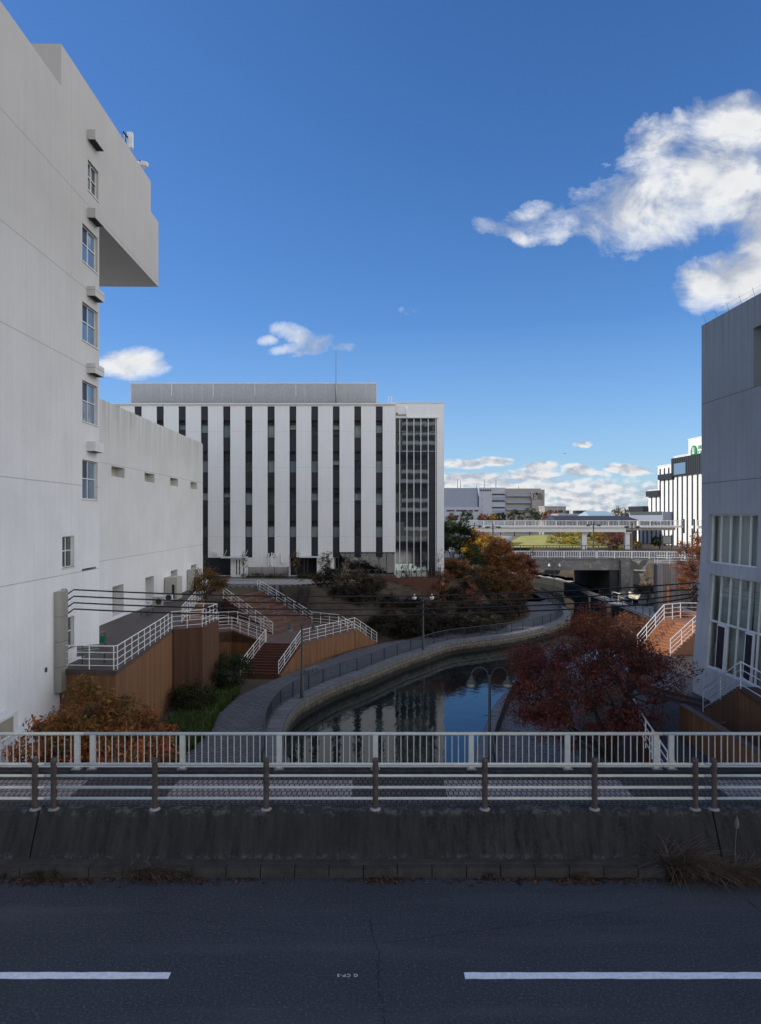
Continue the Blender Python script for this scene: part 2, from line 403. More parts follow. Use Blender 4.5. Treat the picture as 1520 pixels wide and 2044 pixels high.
def leafmesh(name, v, cl, parent=None):
    n = len(v)//4; me = bpy.data.meshes.new(name)
    o_ = OFF.get(parent.name, (0, 0, 0)) if parent else (0, 0, 0)
    me.vertices.add(len(v)); me.vertices.foreach_set('co', (v-np.array(o_)).astype(np.float32).ravel())
    me.loops.add(n*4); me.loops.foreach_set('vertex_index', np.arange(n*4, dtype=np.int32))
    me.polygons.add(n); me.polygons.foreach_set('loop_start', np.arange(0, n*4, 4, dtype=np.int32)); me.polygons.foreach_set('loop_total', np.full(n, 4, dtype=np.int32))
    me.update(calc_edges=True)
    a = me.color_attributes.new('Col', 'FLOAT_COLOR', 'POINT')
    cc = np.ones((n, 4, 4), np.float32); cc[:, :, :3] = cl[:, None, :]; a.data.foreach_set('color', cc.ravel())
    me.materials.append(M['leaf']); o = bpy.data.objects.new(name, me); C.objects.link(o)
    if parent: o.parent = parent; OFF[o.name] = o_
    return o
def tree(name, label, cat, base, cc, rad, n_leaf, size, palette, seed=1, main=6, sub=5, twig=5, tr=.16, bark='bark', group=None, crad=.6, shell=.35, lowcut=-.6, leafy=True, fork=.35, tint=None, width=.6, reject=None):
    rnd = random.Random(seed); root = thing(name, label, cat, base, 0, group)
    b = Vector(base); cc = Vector(cc); rad = Vector(rad); mb = MB(); top = b.lerp(cc, fork)
    mid = b.lerp(top, .5)+Vector((rnd.uniform(-.1, .1), rnd.uniform(-.1, .1), 0))*(top-b).length
    mb.tube([b-Vector((0, 0, .2)), mid, top], [tr*1.25, tr, tr*.85], 8)
    ends = []
    def inside():
        while True:
            d = Vector((rnd.gauss(0, 1), rnd.gauss(0, 1), rnd.gauss(0, 1))).normalized()
            if d.z <= lowcut: continue
            k = shell+(1-shell)*rnd.random()**.5
            w = 1+.16*math.sin(d.x*5+seed)*math.cos(d.y*4+seed*2)+.1*math.sin(d.z*9+seed)
            p = cc+Vector((d.x*rad.x, d.y*rad.y, d.z*rad.z))*k*w
            if reject is None or not reject(p): return p
    allt = [inside() for _ in range(main*sub*twig)]
    mains = [inside() for _ in range(main)]
    subs = [inside() for _ in range(main*sub)]
    limb = MB()
    def nearest(p, L): return min(range(len(L)), key=lambda i: (L[i]-p).length)
    mnode = [top.lerp(p, .55) for p in mains]
    for p in mnode:
        q = top.lerp(p, .5)+Vector((rnd.uniform(-1, 1), rnd.uniform(-1, 1), rnd.uniform(0, .8)))*(p-top).length*.12
        limb.tube([top, q, p], [tr*.6, tr*.45, tr*.33], 6)
    snode = []
    for p in subs:
        m_ = mnode[nearest(p, mnode)]; e = m_.lerp(p, .7); q = m_.lerp(e, .5)+Vector((rnd.uniform(-1, 1), rnd.uniform(-1, 1), rnd.uniform(-.3, .8)))*(e-m_).length*.15
        limb.tube([m_, q, e], [tr*.3, tr*.22, tr*.14], 5); snode.append(e)
    for p in allt:
        m_ = snode[nearest(p, snode)]; q = m_.lerp(p, .5)+Vector((rnd.uniform(-1, 1), rnd.uniform(-1, 1), rnd.uniform(-.3, .6)))*(p-m_).length*.15
        limb.tube([m_, q, p], [tr*.13, tr*.09, tr*.035], 3, False); ends.append(p); ends.append(q.lerp(p, .4))
    mb.build('trunk', bark, root, True); limb.build('branches', bark, root)
    if n_leaf:
        v, cl = leaves(ends, crad, n_leaf, size, palette, seed, .35, .25, 0., width, .3, tint)
        leafmesh('crown', v, cl, root)
    return root
def handrail(name, label, bases, h=1.08, rails=4, sp=1.25, r=.022, m='rail', cat='railing', group=None, posts=True, endpost=True, gap=.30):
    root = thing(name, label, cat, bases[0], 0, group)
    top = [Vector(p)+Vector((0, 0, h)) for p in bases]
    for k in range(rails):
        z = h-k*gap*h/1.08 if rails > 1 else h
        MB().tube([(p[0], p[1], p[2]+z) for p in bases], r*(1.25 if k == 0 else .8), 6).build('rail', m, root)
    pts = resample(bases, sp)
    for p in pts: MB().tube([(p[0], p[1], p[2]-.03), (p[0], p[1], p[2]+h)], r*1.1, 6).build('post', m, root)
    return root
def picket_fence(name, label, bases, h, sp, bp, m, cat='fence', pw=.06, rr=.03, bw=.018, group=None, bot=.1, bal=True):
    """fence of square posts with panels of thin upright bars"""
    root = thing(name, label, cat, bases[0], 0, group)
    pts = [Vector(p) for p in bases]
    for p in pts: MB().box(p.x-pw/2, p.x+pw/2, p.y-pw/2, p.y+pw/2, p.z-.02, p.z+h).build('post', m, root)
    MB().tube([p+Vector((0, 0, h)) for p in pts], rr, 6).build('top_rail', m, root)
    MB().tube([p+Vector((0, 0, bot)) for p in pts], rr*.8, 6).build('bottom_rail', m, root)
    if bal:
        for a, b in zip(pts[:-1], pts[1:]):
            n = max(2, int((b-a).length/bp)); q = MB()
            for k in range(1, n):
                c = a.lerp(b, k/n); q.bar(c+Vector((0, 0, bot)), c+Vector((0, 0, h)), bw, bw)
            q.build('baluster_panel', m, root)
    return root
def stairs(name, label, A0, B0, A1, B1, n, m, side='brownwall', zb=-6.2, parent=None):
    """flight from the foot line A0-B0 up to the head line A1-B1 (3-d points)"""
    root = thing(name, label, 'staircase', A0)
    A0, B0, A1, B1 = map(Vector, (A0, B0, A1, B1)); mb = MB(); sd = MB()
    for k in range(n):
        a, b, c, d = A0.lerp(A1, k/n), B0.lerp(B1, k/n), B0.lerp(B1, (k+1)/n), A0.lerp(A1, (k+1)/n)
        z = A0.z+(A1.z-A0.z)*(k+1)/n
        mb.prism([(a.x, a.y), (b.x, b.y), (c.x, c.y), (d.x, d.y)], zb, z-.04)
        # tread nosing, slightly proud of the riser
        n0 = (a-d); n0.z = 0; n0.normalize(); e = n0*.03
        sd.prism([(a.x+e.x, a.y+e.y), (b.x+e.x, b.y+e.y), (c.x, c.y), (d.x, d.y)], z-.038, z)
    mb.build('risers', side, root); sd.build('treads', m, root); return root
def text(body, name, m, size, loc, rot, parent=None, ext=.01, align='CENTER', space=1):
    cu = bpy.data.curves.new(name, 'FONT'); cu.body = body; cu.size = size; cu.extrude = ext; cu.align_x = align; cu.space_character = space
    o = bpy.data.objects.new(name, cu); C.objects.link(o)
    dg = bpy.context.evaluated_depsgraph_get(); me = bpy.data.meshes.new_from_object(o.evaluated_get(dg)); bpy.data.objects.remove(o)
    me.materials.clear(); me.materials.append(M[m]); o = bpy.data.objects.new(name, me); C.objects.link(o)
    if parent: o.parent = parent; f = OFF[parent.name]; loc = tuple(a-b for a, b in zip(loc, f))
    o.location = loc; o.rotation_euler = rot; return o
# ------------------------------------------------------------------ camera, sun, sky
cam = bpy.data.cameras.new('camera'); co = bpy.data.objects.new('camera', cam); C.objects.link(co)
bpy.context.scene.camera = co; co.location = (0, 0, H); co.rotation_euler = (R(90), 0, 0)
cam.sensor_fit = 'VERTICAL'; cam.sensor_height = 36; cam.lens = 36*F/2044; cam.shift_y = (HY-1022)/2044; cam.clip_end = 9000; cam.clip_start = .1
EL = R(25); SD = Vector((-.994*math.cos(EL), .10*math.cos(EL), math.sin(EL))).normalized()
sl = bpy.data.lights.new('sun', 'SUN'); sl.energy = 4.9; sl.angle = R(.5); sl.color = (1, .90, .76)
so = bpy.data.objects.new('sun', sl); C.objects.link(so); so.rotation_euler = SD.to_track_quat('Z', 'Y').to_euler()
so.location = (-60, 20, 60)
w = bpy.data.worlds.new('World'); bpy.context.scene.world = w; w.use_nodes = True
def world():
    t = w.node_tree; t.nodes.clear(); L = t.links.new
    sky = nd(t, 'ShaderNodeTexSky', sky_type='NISHITA'); sky.sun_disc = False; sky.sun_elevation = EL
    sky.sun_rotation = math.atan2(SD.x, SD.y); sky.air_density = 1.; sky.dust_density = .15; sky.ozone_density = 2.6
    tc = nd(t, 'ShaderNodeTexCoord'); sp = nd(t, 'ShaderNodeSeparateXYZ'); L(tc.outputs['Generated'], sp.inputs[0])
    x, y, z = sp.outputs
    hs = nd(t, 'ShaderNodeHueSaturation'); hs.inputs['Saturation'].default_value = 1.16; L(sky.outputs[0], hs.inputs['Color'])
    skyc = mix(t, 1., hs.outputs[0], (SKYS*.80, SKYS*1.0, SKYS*1.30), 'MULTIPLY')
    skyc = mix(t, ramp(t, z, .0, .26, .5, 0), skyc, (.36, .54, .80))
    skyc = mix(t, ramp(t, x, -.5, .05, .32, 0), skyc, (.09, .20, .48))
    # unseen bright fill added over the half of the sky behind and right of the camera
    n3 = noise(t, scl(t, tc.outputs['Generated'], (1.5, 1.5, 3)), 1.4, 6, .6)
    sd = mth(t, 'SUBTRACT', y, mth(t, 'MULTIPLY', x, 1.2)); back = mth(t, 'MULTIPLY', mth(t, 'MULTIPLY', ramp(t, sd, .12, -.3), ramp(t, z, .85, .45)), ramp(t, n3, .32, .55, .45, 1))
    plain = mix(t, back, skyc, BACK_FILL)
    # the fair weather clouds to the north, u = x/y and v = z/y of the view direction
    ya = mth(t, 'MAXIMUM', y, .02); u = mth(t, 'DIVIDE', x, ya); v = mth(t, 'DIVIDE', z, ya)
    cv = nd(t, 'ShaderNodeCombineXYZ'); L(u, cv.inputs[0]); L(v, cv.inputs[1])
    def fbm(s, off, sy=1., det=12, ro=.66):
        m_ = nd(t, 'ShaderNodeMapping'); m_.inputs['Location'].default_value = off; m_.inputs['Scale'].default_value = (1, sy, 1); L(cv.outputs[0], m_.inputs[0])
        return noise(t, m_.outputs[0], s, det, ro, .25)
    def blobs(lst):
        tot = None
        for (px_, py_, rx, ry, rot, wt) in lst:
            a, b = (px_-CX)/F, (HY-py_)/F
            m_ = nd(t, 'ShaderNodeMapping', vector_type='TEXTURE'); m_.inputs['Location'].default_value = (a, b, 0); m_.inputs['Rotation'].default_value = (0, 0, R(rot)); m_.inputs['Scale'].default_value = (rx/F*1.4, ry/F*1.4, 1)
            L(cv.outputs[0], m_.inputs[0]); ln = nd(t, 'ShaderNodeVectorMath', operation='DOT_PRODUCT'); L(m_.outputs[0], ln.inputs[0]); L(m_.outputs[0], ln.inputs[1])
            g = mth(t, 'MULTIPLY', mth(t, 'SUBTRACT', 1., ln.outputs['Value']), wt)
            tot = g if tot is None else mth(t, 'MAXIMUM', tot, g)
        return mth(t, 'MAXIMUM', tot, -1.2)
    def cloud_bg(lst, s, sy, k, gain, wid, lite, darkc, df):
        B = blobs(lst); N = fbm(s, (0, 0, k), sy); N2 = fbm(s, (df*.6, -df, k), sy, 6, .5); N1 = fbm(s, (0, 0, k), sy, 6, .5)
        dens = mth(t, 'ADD', mth(t, 'MULTIPLY', B, .68), mth(t, 'MULTIPLY', mth(t, 'SUBTRACT', N, .49), gain))
        a = mth(t, 'POWER', ramp(t, dens, 0., wid), .9)
        shade = ramp(t, mth(t, 'SUBTRACT', N1, N2), -.10, .06)
        c = mix(t, shade, darkc, lite); thick = ramp(t, dens, .3, .95); c = mix(t, mth(t, 'MULTIPLY', thick, .4), c, (.62, .64, .68))
        bg = nd(t, 'ShaderNodeBackground'); L(mix(t, a, skyc, c), bg.inputs[0]); return bg
    high = cloud_bg([(1400, 380, 180, 84, 14, 1.05), (1480, 300, 110, 95, 0, 1.05), (1250, 400, 120, 52, 20, .95), (1330, 275, 60, 40, 20, .8), (1520, 400, 100, 90, 0, 1.05),
            (1480, 548, 110, 48, 16, 1.1), (1540, 510, 80, 55, 0, 1.05), (1095, 428, 60, 20, 14, .50), (985, 452, 34, 10, -14, .25), (1030, 468, 20, 9, -30, .6), 
            (1150, 455, 70, 22, 8, .55), (260, 727, 54, 24, 0, 1.05), (600, 672, 34, 16, -20, .72), (632, 688, 40, 14, 20, .66), (585, 695, 36, 9, 10, .55), (690, 692, 24, 7, 0, .35), (535, 682, 14, 6, 0, .3),
            (478, 692, 12, 4, 0, .12), (812, 625, 12, 5, 0, .12)], 8.5, 1.3, 8.7, 2.6, .70, (.92, .93, .94), (.40, .46, .58), .03)
    low = cloud_bg([(1163, 887, 16, 6, 0, .9), (1150, 938, 28, 10, -4, 1.3), (1180, 944, 34, 5, -6, .7), (1255, 938, 36, 9, -5, 1.2), (985, 921, 34, 7, 0, 1.2), (925, 926, 36, 9, 0, 1.2),
            (1080, 934, 34, 10, 5, 1.1), (935, 957, 70, 12, 0, 1.1), (1060, 950, 60, 9, 0, .9), (1010, 978, 150, 14, 0, .72), (1200, 985, 140, 24, 0, .78), (1130, 1005, 240, 18, 0, .66), (1080, 1024, 300, 14, 0, .62)], 26, 2.0, 3.6, 2.1, .50, (.86, .87, .88), (.42, .48, .58), .010)
    bgp = nd(t, 'ShaderNodeBackground'); L(plain, bgp.inputs[0])
    # the cloudy windows of the sky; everything else takes the plain branch
    def win(c, lo, hi): return mth(t, 'MULTIPLY', mth(t, 'GREATER_THAN', c, lo), mth(t, 'LESS_THAN', c, hi))
    fr = mth(t, 'GREATER_THAN', y, .05); au = win(u, -.45, .68)
    m1 = mth(t, 'MULTIPLY', mth(t, 'MULTIPLY', win(v, .185, .62), au), fr); m2 = mth(t, 'MULTIPLY', mth(t, 'MULTIPLY', win(v, -.01, .1851), win(u, .0, .68)), fr)
    s1 = nd(t, 'ShaderNodeMixShader'); L(m1, s1.inputs[0]); L(bgp.outputs[0], s1.inputs[1]); L(high.outputs[0], s1.inputs[2])
    s2 = nd(t, 'ShaderNodeMixShader'); L(m2, s2.inputs[0]); L(s1.outputs[0], s2.inputs[1]); L(low.outputs[0], s2.inputs[2])
    wo = nd(t, 'ShaderNodeOutputWorld'); L(s2.outputs[0], wo.inputs[0])
SKYS = .125; BACK_FILL = (2.2, 2.16, 2.10)
world()
w.cycles.sampling_method = 'MANUAL'; w.cycles.sample_map_resolution = 1024
sc = bpy.context.scene
sc.view_settings.view_transform = 'Standard'; sc.view_settings.look = 'None'; sc.view_settings.exposure = 0
sc.render.engine = 'CYCLES'; sc.cycles.max_bounces = 8; sc.cycles.transparent_max_bounces = 12
# ------------------------------------------------------------------ canal, promenades, terrain
ZP, ZW, ZU, ZPL = H-12, H-13.2, H-7.05, H-9.2          # promenade, water, upper ground, right plaza
qL = [(-3.6, 15.6), (-4.4, 24), G(565, 1540, 12)[:2], G(565, 1458, 12)[:2], G(579, 1422.5, 12)[:2], G(601, 1400, 12)[:2], G(642, 1378, 12)[:2], G(684, 1359, 12)[:2],
      G(739, 1340, 12)[:2], G(800, 1315, 12)[:2], G(849, 1299, 12)[:2], G(901, 1282, 12)[:2], G(961, 1274, 12)[:2], G(1034, 1264, 12)[:2], (19.4, 79), (22.6, 84.5), (24.2, 91), (24.8, 99), (26, 108), (25.5, 119), (21, 135), (14, 152), (4, 175)]
qL = [p[:2] for p in smooth_line([(a, b, 0) for a, b in qL], 1.2)]
qR = [(4.1, 15.6), (4.2, 24), (4.5, 33.7), (5.75, 39.6), (8.7, 48.6), (14.5, 56), (21.5, 62), (27, 69), (30.3, 77), (31.6, 86), (31.8, 97), (31.9, 110), (33.5, 126), (33, 138), (27, 152), (16, 172), (10, 190)]
qR = [p[:2] for p in smooth_line([(a, b, 0) for a, b in qR], 1.2)]
iL = [(-11.5, 15.6), (-10.8, 24), (-9.9, 33), G(407, 1458, 12)[:2], (-9.9, 43), G(486, 1384, 12)[:2], (-11.4, 51.5), (-12, 53.6), (-7.4, 53.4), (-2.3, 64.4), (-.3, 67), (.9, 68.2), G(871, 1263, 12)[:2], G(961, 1251, 12)[:2], (15.8, 81), (17.6, 85.5), (19, 91), (19.5, 97), (20.2, 104), (20, 110), (19, 122), (12, 140), (4, 155)]
def resample_n(pts, n):
    P = [Vector((p[0], p[1], 0)) for p in pts]; d = [0]
    for a, b in zip(P[:-1], P[1:]): d.append(d[-1]+(b-a).length)
    out = []
    for k in range(n):
        s = d[-1]*k/(n-1); i = max(0, min(len(P)-2, next((j for j in range(len(P)-1) if d[j+1] >= s-1e-6), len(P)-2)))
        out.append(tuple(P[i].lerp(P[i+1], (s-d[i])/max(1e-6, d[i+1]-d[i])))[:2])
    return out
# quay walls and coping: 0.9 m coping, wall down into the water
cL = mitre(qL, .9); struct(ribbon(qL, cL, ZP+.012).build('quay_coping', 'coping'))
mb = MB(); mb.uv = []
def wallrib(mb, pts, z0, z1):
    s = 0
    for a, b in zip(pts[:-1], pts[1:]):
        d = math.dist(a, b); mb.quad((*a, z0), (*b, z0), (*b, z1), (*a, z1)); mb.uv.append([(s, z0), (s+d, z0), (s+d, z1), (s, z1)]); s += d
wallrib(mb, qL, -9, ZP-.30); struct(mb.build('quay_wall', 'quay'))
mb = MB(); mb.uv = []; pr = mitre(qL, -.05); wallrib(mb, pr, ZP-.30, ZP+.012); a = ribbon(pr, qL, ZP+.012); n = len(mb.v); mb.v += a.v; mb.f += [tuple(n+i for i in f) for f in a.f]; mb.uv += a.uv
struct(mb.build('quay_coping_edge', 'coping'))
cR = mitre(qR, -.9); struct(ribbon(qR, cR, ZP+.012).build('quay_coping', 'coping'))
mb = MB(); mb.uv = []; wallrib(mb, qR, -9, ZP+.012); struct(mb.build('quay_wall', 'quayshade'))
# left promenade sheet: from the coping to the planting edge
ns = 130; a = resample_n(mitre(qL, .88), ns); b = resample_n(iL, ns)
bb = []
for p in a:   # nearest-by-arc pairing keeps the sheet tidy
    bb.append(min(resample_n(iL, 300), key=lambda q: math.dist(p, q)))
last = 0; IL = resample_n(iL, 400); idx = []
for p in a:
    j = min(range(last, min(400, last+40)), key=lambda k: math.dist(p, IL[k])); last = j; idx.append(j)
mb = ribbon(a, [IL[j] for j in idx], ZP); struct(mb.build('promenade', 'prom'))
oR = [p for p in mitre(qR, -5.2)]
kk = next(i for i, p in enumerate(qR) if p[1] > 66); iR = mitre(qR, -.88)
struct(ribbon(iR[:kk+1], oR[:kk+1], ZP).build('promenade', 'prom')); struct(ribbon(iR[kk:], oR[kk:], ZP).build('quay_path', 'palequay'))
# terrain
xs = np.arange(-75, 90.1, 1.0); ys = np.arange(15.5, 176, 1.0); X, Y = np.meshgrid(xs, ys)
def inpoly(P, X, Y):
    r = np.zeros(X.shape, bool); n = len(P)
    for i in range(n):
        x0, y0 = P[i][:2]; x1, y1 = P[(i+1) % n][:2]
        if y0 == y1: continue
        c = ((y0 > Y) != (y1 > Y)) & (X < (x1-x0)*(Y-y0)/(y1-y0)+x0); r ^= c
    return r
def pdist(P, X, Y):
    r = np.full(X.shape, 1e9)
    for (x0, y0), (x1, y1) in zip(P[:-1], P[1:]):
        dx, dy = x1-x0, y1-y0; t = np.clip(((X-x0)*dx+(Y-y0)*dy)/(dx*dx+dy*dy+1e-9), 0, 1)
        r = np.minimum(r, np.hypot(X-x0-t*dx, Y-y0-t*dy))
    return r
ss = lambda x: np.clip(x, 0, 1)**2*(3-2*np.clip(x, 0, 1))
canal = qL+qR[::-1]; inC = inpoly(canal, X, Y); dC = np.minimum(pdist(qL, X, Y), pdist(qR, X, Y))
midline = np.array([(a_[0]+b_[0])/2 for a_, b_ in zip(resample_n(qL, 60), resample_n(qR, 60))]); midy = np.array([(a_[1]+b_[1])/2 for a_, b_ in zip(resample_n(qL, 60), resample_n(qR, 60))])
left = X < np.interp(Y, midy, midline)
inP = inpoly(qL+iL[::-1], X, Y); dI = pdist(iL, X, Y)
t_ = np.where(inP | inC, 0, dI)
rise = ss((Y-56)/8)
ZL = ZP-.03 + (ZU-.1-ZP)*ss((t_-.6)/7.5)*rise + .25*ss(t_/3)*(1-rise)
ZL = np.where(Y > 100, ZP+(-.62-ZP)*ss((t_-.3)/3.0), ZL)
tr_ = np.maximum(0, pdist(qR, X, Y)-5.0)
ZR = ZP-.03 + (ZPL-.1-ZP)*ss(tr_/4.5)
ZR = np.where(Y > 52, ZR+(ss((Y-52)/35)*2.0)*ss((tr_-1)/5), ZR)
ZR = np.where(Y > 96, ZP+(-.62-ZP)*ss((tr_-2.0)/2.5), ZR)
Z = np.where(left, ZL, ZR)
Z += .10*np.sin(X*.9+Y*.37)*np.cos(Y*.8)*np.clip((np.where(left, t_, tr_)-1)/3, 0, 1)
stairP = [(-10.9, 53), (-6.6, 53), (-1.7, 63.5), (.8, 67), (-1.6, 70), (-5.6, 69.5), (-11.6, 73.2), (-15.4, 66.8), (-16, 57), (-12, 57)]
Z = np.where(inpoly(stairP, X, Y), np.minimum(Z, -6.0), Z)
Z = np.where(inC | (dC < 1.3), -9.2, Z)
Z = np.where((Y < 17), np.where(inC | (dC < 1.3), -9.2, -5.76), Z)
nx, ny = len(xs), len(ys); v = np.stack([X, Y, Z], -1).reshape(-1, 3)
fc = [(j*nx+i, j*nx+i+1, (j+1)*nx+i+1, (j+1)*nx+i) for j in range(ny-1) for i in range(nx-1)]
me = bpy.data.meshes.new('terrain'); me.from_pydata(v.tolist(), [], fc); me.polygons.foreach_set('use_smooth', [True]*len(fc)); me.materials.append(M['soil'])
o = bpy.data.objects.new('terrain', me); C.objects.link(o); struct(o)
def ground_z(x, y): return float(Z[int(np.clip(round(y-15.5), 0, ny-1)), int(np.clip(round(x+75), 0, nx-1))])
mb = MB()
for r in ((-3000, 3000, 175.5, 6000), (-3000, -74.5, 15, 175.5), (89.5, 3000, 15, 175.5)): mb.quad((r[0], r[2], -.64), (r[1], r[2], -.64), (r[1], r[3], -.64), (r[0], r[3], -.64))
struct(mb.build('ground', 'ground'))
struct(MB().quad((-30, 12, ZW), (60, 12, ZW), (60, 200, ZW), (-30, 200, ZW)).build('canal_water', 'water'))
# ------------------------------------------------------------------ near road, kerb, parapet, pavement
struct(MB().box(-120, 120, -14, 12.41, -.3, 0).build('road', 'asphalt'))
struct(MB().box(-120, 120, -60, -14, -.3, .12).build('pavement', 'conc'))
def at0(x, y): D = F*H/(y-HY); return ((x-CX)/F*D, D)
z = .004
def mark(x0, x1, y0, y1, nm):
    m_ = MB(); a = at0(x0, y1); b = at0(x1, y1); c = at0(x1+2, y0); d = at0(x0+2, y0); m_.quad((*a, z), (*b, z), (*c, z), (*d, z)); struct(m_.build(nm, 'paint'))
(xa, ya), (xb, yb) = at0(336, 1954.5), at0(929, 1954.5); y1_ = at0(0, 1941)[1]
for x0, x1 in ((xa-5, xa), (xb, xb+5), (xb+9.1, xb+14.1), (xa-14.1, xa-9.1)):
    mbk = MB(); n_ = 40; e = [random.uniform(-.006, .006) for _ in range(2*n_+2)]
    for k in range(n_):
        p, q = x0+(x1-x0)*k/n_, x0+(x1-x0)*(k+1)/n_
        mbk.quad((p, ya+e[k], z), (q, ya+e[k+1], z), (q, y1_+e[n_+k+1], z), (p, y1_+e[n_+k], z))
    struct(mbk.build('lane_marking', 'paint'))
tx = text('G CP-5', 'road_lettering', 'paint', .085, (*at0(694, 1945), .005), (0, 0, math.pi), None, 0.0005, 'CENTER', 1.15); struct(tx)
def crack(pts, wdt):
    P = []
    for a, b in zip(pts[:-1], pts[1:]):
        for k in range(14):
            t = k/14; P.append((a[0]+(b[0]-a[0])*t+random.uniform(-1, 1)*.025, a[1]+(b[1]-a[1])*t+random.uniform(-1, 1)*.02))
    P.append(pts[-1]); m_ = MB(); Q = mitre(P, wdt)
    for i in range(len(P)-1): 
        if random.random() < .9: m_.quad((*P[i], .003), (*P[i+1], .003), (*Q[i+1], .003), (*Q[i], .003))
    struct(m_.build('road_crack', 'crack'))
crack([at0(740, 1835), at0(745, 1870), at0(757, 1900), at0(755, 1950), at0(762, 2000), at0(768, 2060)], .011)
crack([at0(760, 1884), at0(880, 1868), at0(1030, 1848), at0(1170, 1828), at0(1330, 1803)], .008)
crack([at0(272, 1818), at0(370, 1830), at0(480, 1852), at0(630, 1868)], .007)
crack([at0(1486, 1792), at0(1530, 1832)], .02)
crack([at0(40, 1788), at0(0, 1810)], .014)
mb = MB()                                                # kerb stones
x = -60.3
while x < 60:
    l = .60; c_ = .008
    mb.prism([(x+c_, 12.36+random.uniform(-.006, .006)), (x+l-c_, 12.36+random.uniform(-.006, .006)), (x+l-c_, 12.52), (x+c_, 12.52)], -.1, .165+random.uniform(-.008, .008)); x += l
struct(mb.build('kerb', 'curb'))
struct(MB().box(-60, 60, 12.5, 12.66, -.1, .20).build('gutter_ledge', 'curb'))
def pwall(x0, x1, label):
    m_ = MB(); ns_ = max(2, int((x1-x0)/.5)); prof = [(12.60, .14), (12.64, .235), (12.97, .86), (13.0, .905), (13.25, .915), (13.25, .2)]
    for i in range(ns_):
        a, b = x0+(x1-x0)*i/ns_, x0+(x1-x0)*(i+1)/ns_
        for (p, q), (r_, s_) in zip(prof[:-1], prof[1:]): m_.quad((a, p, q), (b, p, q), (b, r_, s_), (a, r_, s_))
    for e_, s_ in ((x0, 1), (x1, -1)): m_.poly([(e_, p, q) for p, q in (prof if s_ > 0 else prof[::-1])])
    tag(m_.build('parapet_wall', 'parapet'), label, 'wall')
pwall(-6.25, 6.08, 'long dark weathered concrete parapet wall between the two slanting expansion joints')
pwall(-40, -6.28, 'dark concrete parapet wall left of the slanting expansion joint at the left')
pwall(6.11, 40, 'dark concrete parapet wall right of the slanting expansion joint at the right')
struct(MB().box(-60, 60, 13.24, 15.18, .4, .74).build('sidewalk', 'paver'))
tag(MB().prism([(-60, 15.18), (60, 15.18), (60, 15.62), (-60, 15.62)], -1.2, .83).build('bridge_edge_beam', 'parapet'), 'grey concrete edge beam of the near bridge carrying the pale baluster railing', 'edge beam')
# brown post guardrail
def guard(xs_, x0, x1, label):
    root = thing('guardrail', label, 'guardrail', (xs_[0], 13.08, .915), 0, 'brown post guardrails on the parapet')
    for x in xs_:
        m_ = MB(); m_.lathe((x, 13.08, .90), [(.056, 0), (.056, .86), (.059, .87), (.059, .92), (.045, .945), (.0, .955)], 14).build('post', 'post_brown', root, True)
        q = MB().lathe((x, 13.08, .902), [(.11, 0), (.095, .012), (.06, .03)], 12); q.build('mortar_base', 'conc', root)
    for z_ in (1.735, 1.52, 1.305, 1.10):
        MB().tube([(x0, 13.08, z_), (x1, 13.08, z_)], .026, 10).build('rail', 'bridge_rail', root, True)
X13 = lambda x: (x-CX)/F*13.08
guard([X13(x) for x in (-108, 71)], X13(-330), X13(89), 'brown post guardrail left of the parapet joint, running out of the picture on the left')
guard([X13(x) for x in (108, 310, 532, 750, 968, 1187, 1388)], X13(91), X13(1406), 'long guardrail with seven brown posts and four pale rails on the middle parapet')
guard([X13(x) for x in (1425, 1640)], X13(1408), X13(1850), 'brown post guardrail right of the parapet joint, running out of the picture on the right')
# white baluster railing at the far edge of the pavement
def bridge_rail(xs_, x0, x1, label, bal):
    root = thing('bridge_railing', label, 'railing', (xs_[0], 15.4, .83), 0, 'pale baluster railings along the near bridge')
    for x in xs_:
        MB().box(x-.055, x+.055, 15.36, 15.44, .82, 1.56).build('post', 'bridge_rail', root)
        MB().box(x-.10, x+.10, 15.30, 15.50, .81, .845).build('base_plate', 'conc', root)
    MB().tube([(x0, 15.4, 1.585), (x1, 15.4, 1.585)], .036, 12).build('top_rail', 'bridge_rail', root, True)
    MB().box(x0, x1, 15.375, 15.425, .865, .91).build('bottom_rail', 'bridge_rail', root)
    es = [x0]+xs_+[x1]
    for a, b in zip(es[:-1], es[1:]):
        if b-a < .3: continue
        n_ = round((b-a)/.137); m_ = MB()
        for k in range(1, n_): c = a+(b-a)*k/n_; m_.box(c-.009, c+.009, 15.391, 15.409, .9, 1.56)
        m_.build('baluster_panel', 'bridge_rail', root)
X15 = lambda x: (x-CX)/F*15.4
bridge_rail([X15(x) for x in (-230, -37, 155)], X15(-420), X15(170), 'pale baluster railing left of the gap in the handrail on the left', 1)
bridge_rail([X15(x) for x in (186, 365, 558, 750, 941, 1133, 1310)], X15(171.5), X15(1323), 'long pale baluster railing with seven posts in front of the canal', 1)
bridge_rail([X15(x) for x in (1340, 1540, 1730)], X15(1325), X15(1930), 'pale baluster railing right of the gap in the handrail on the right', 1)
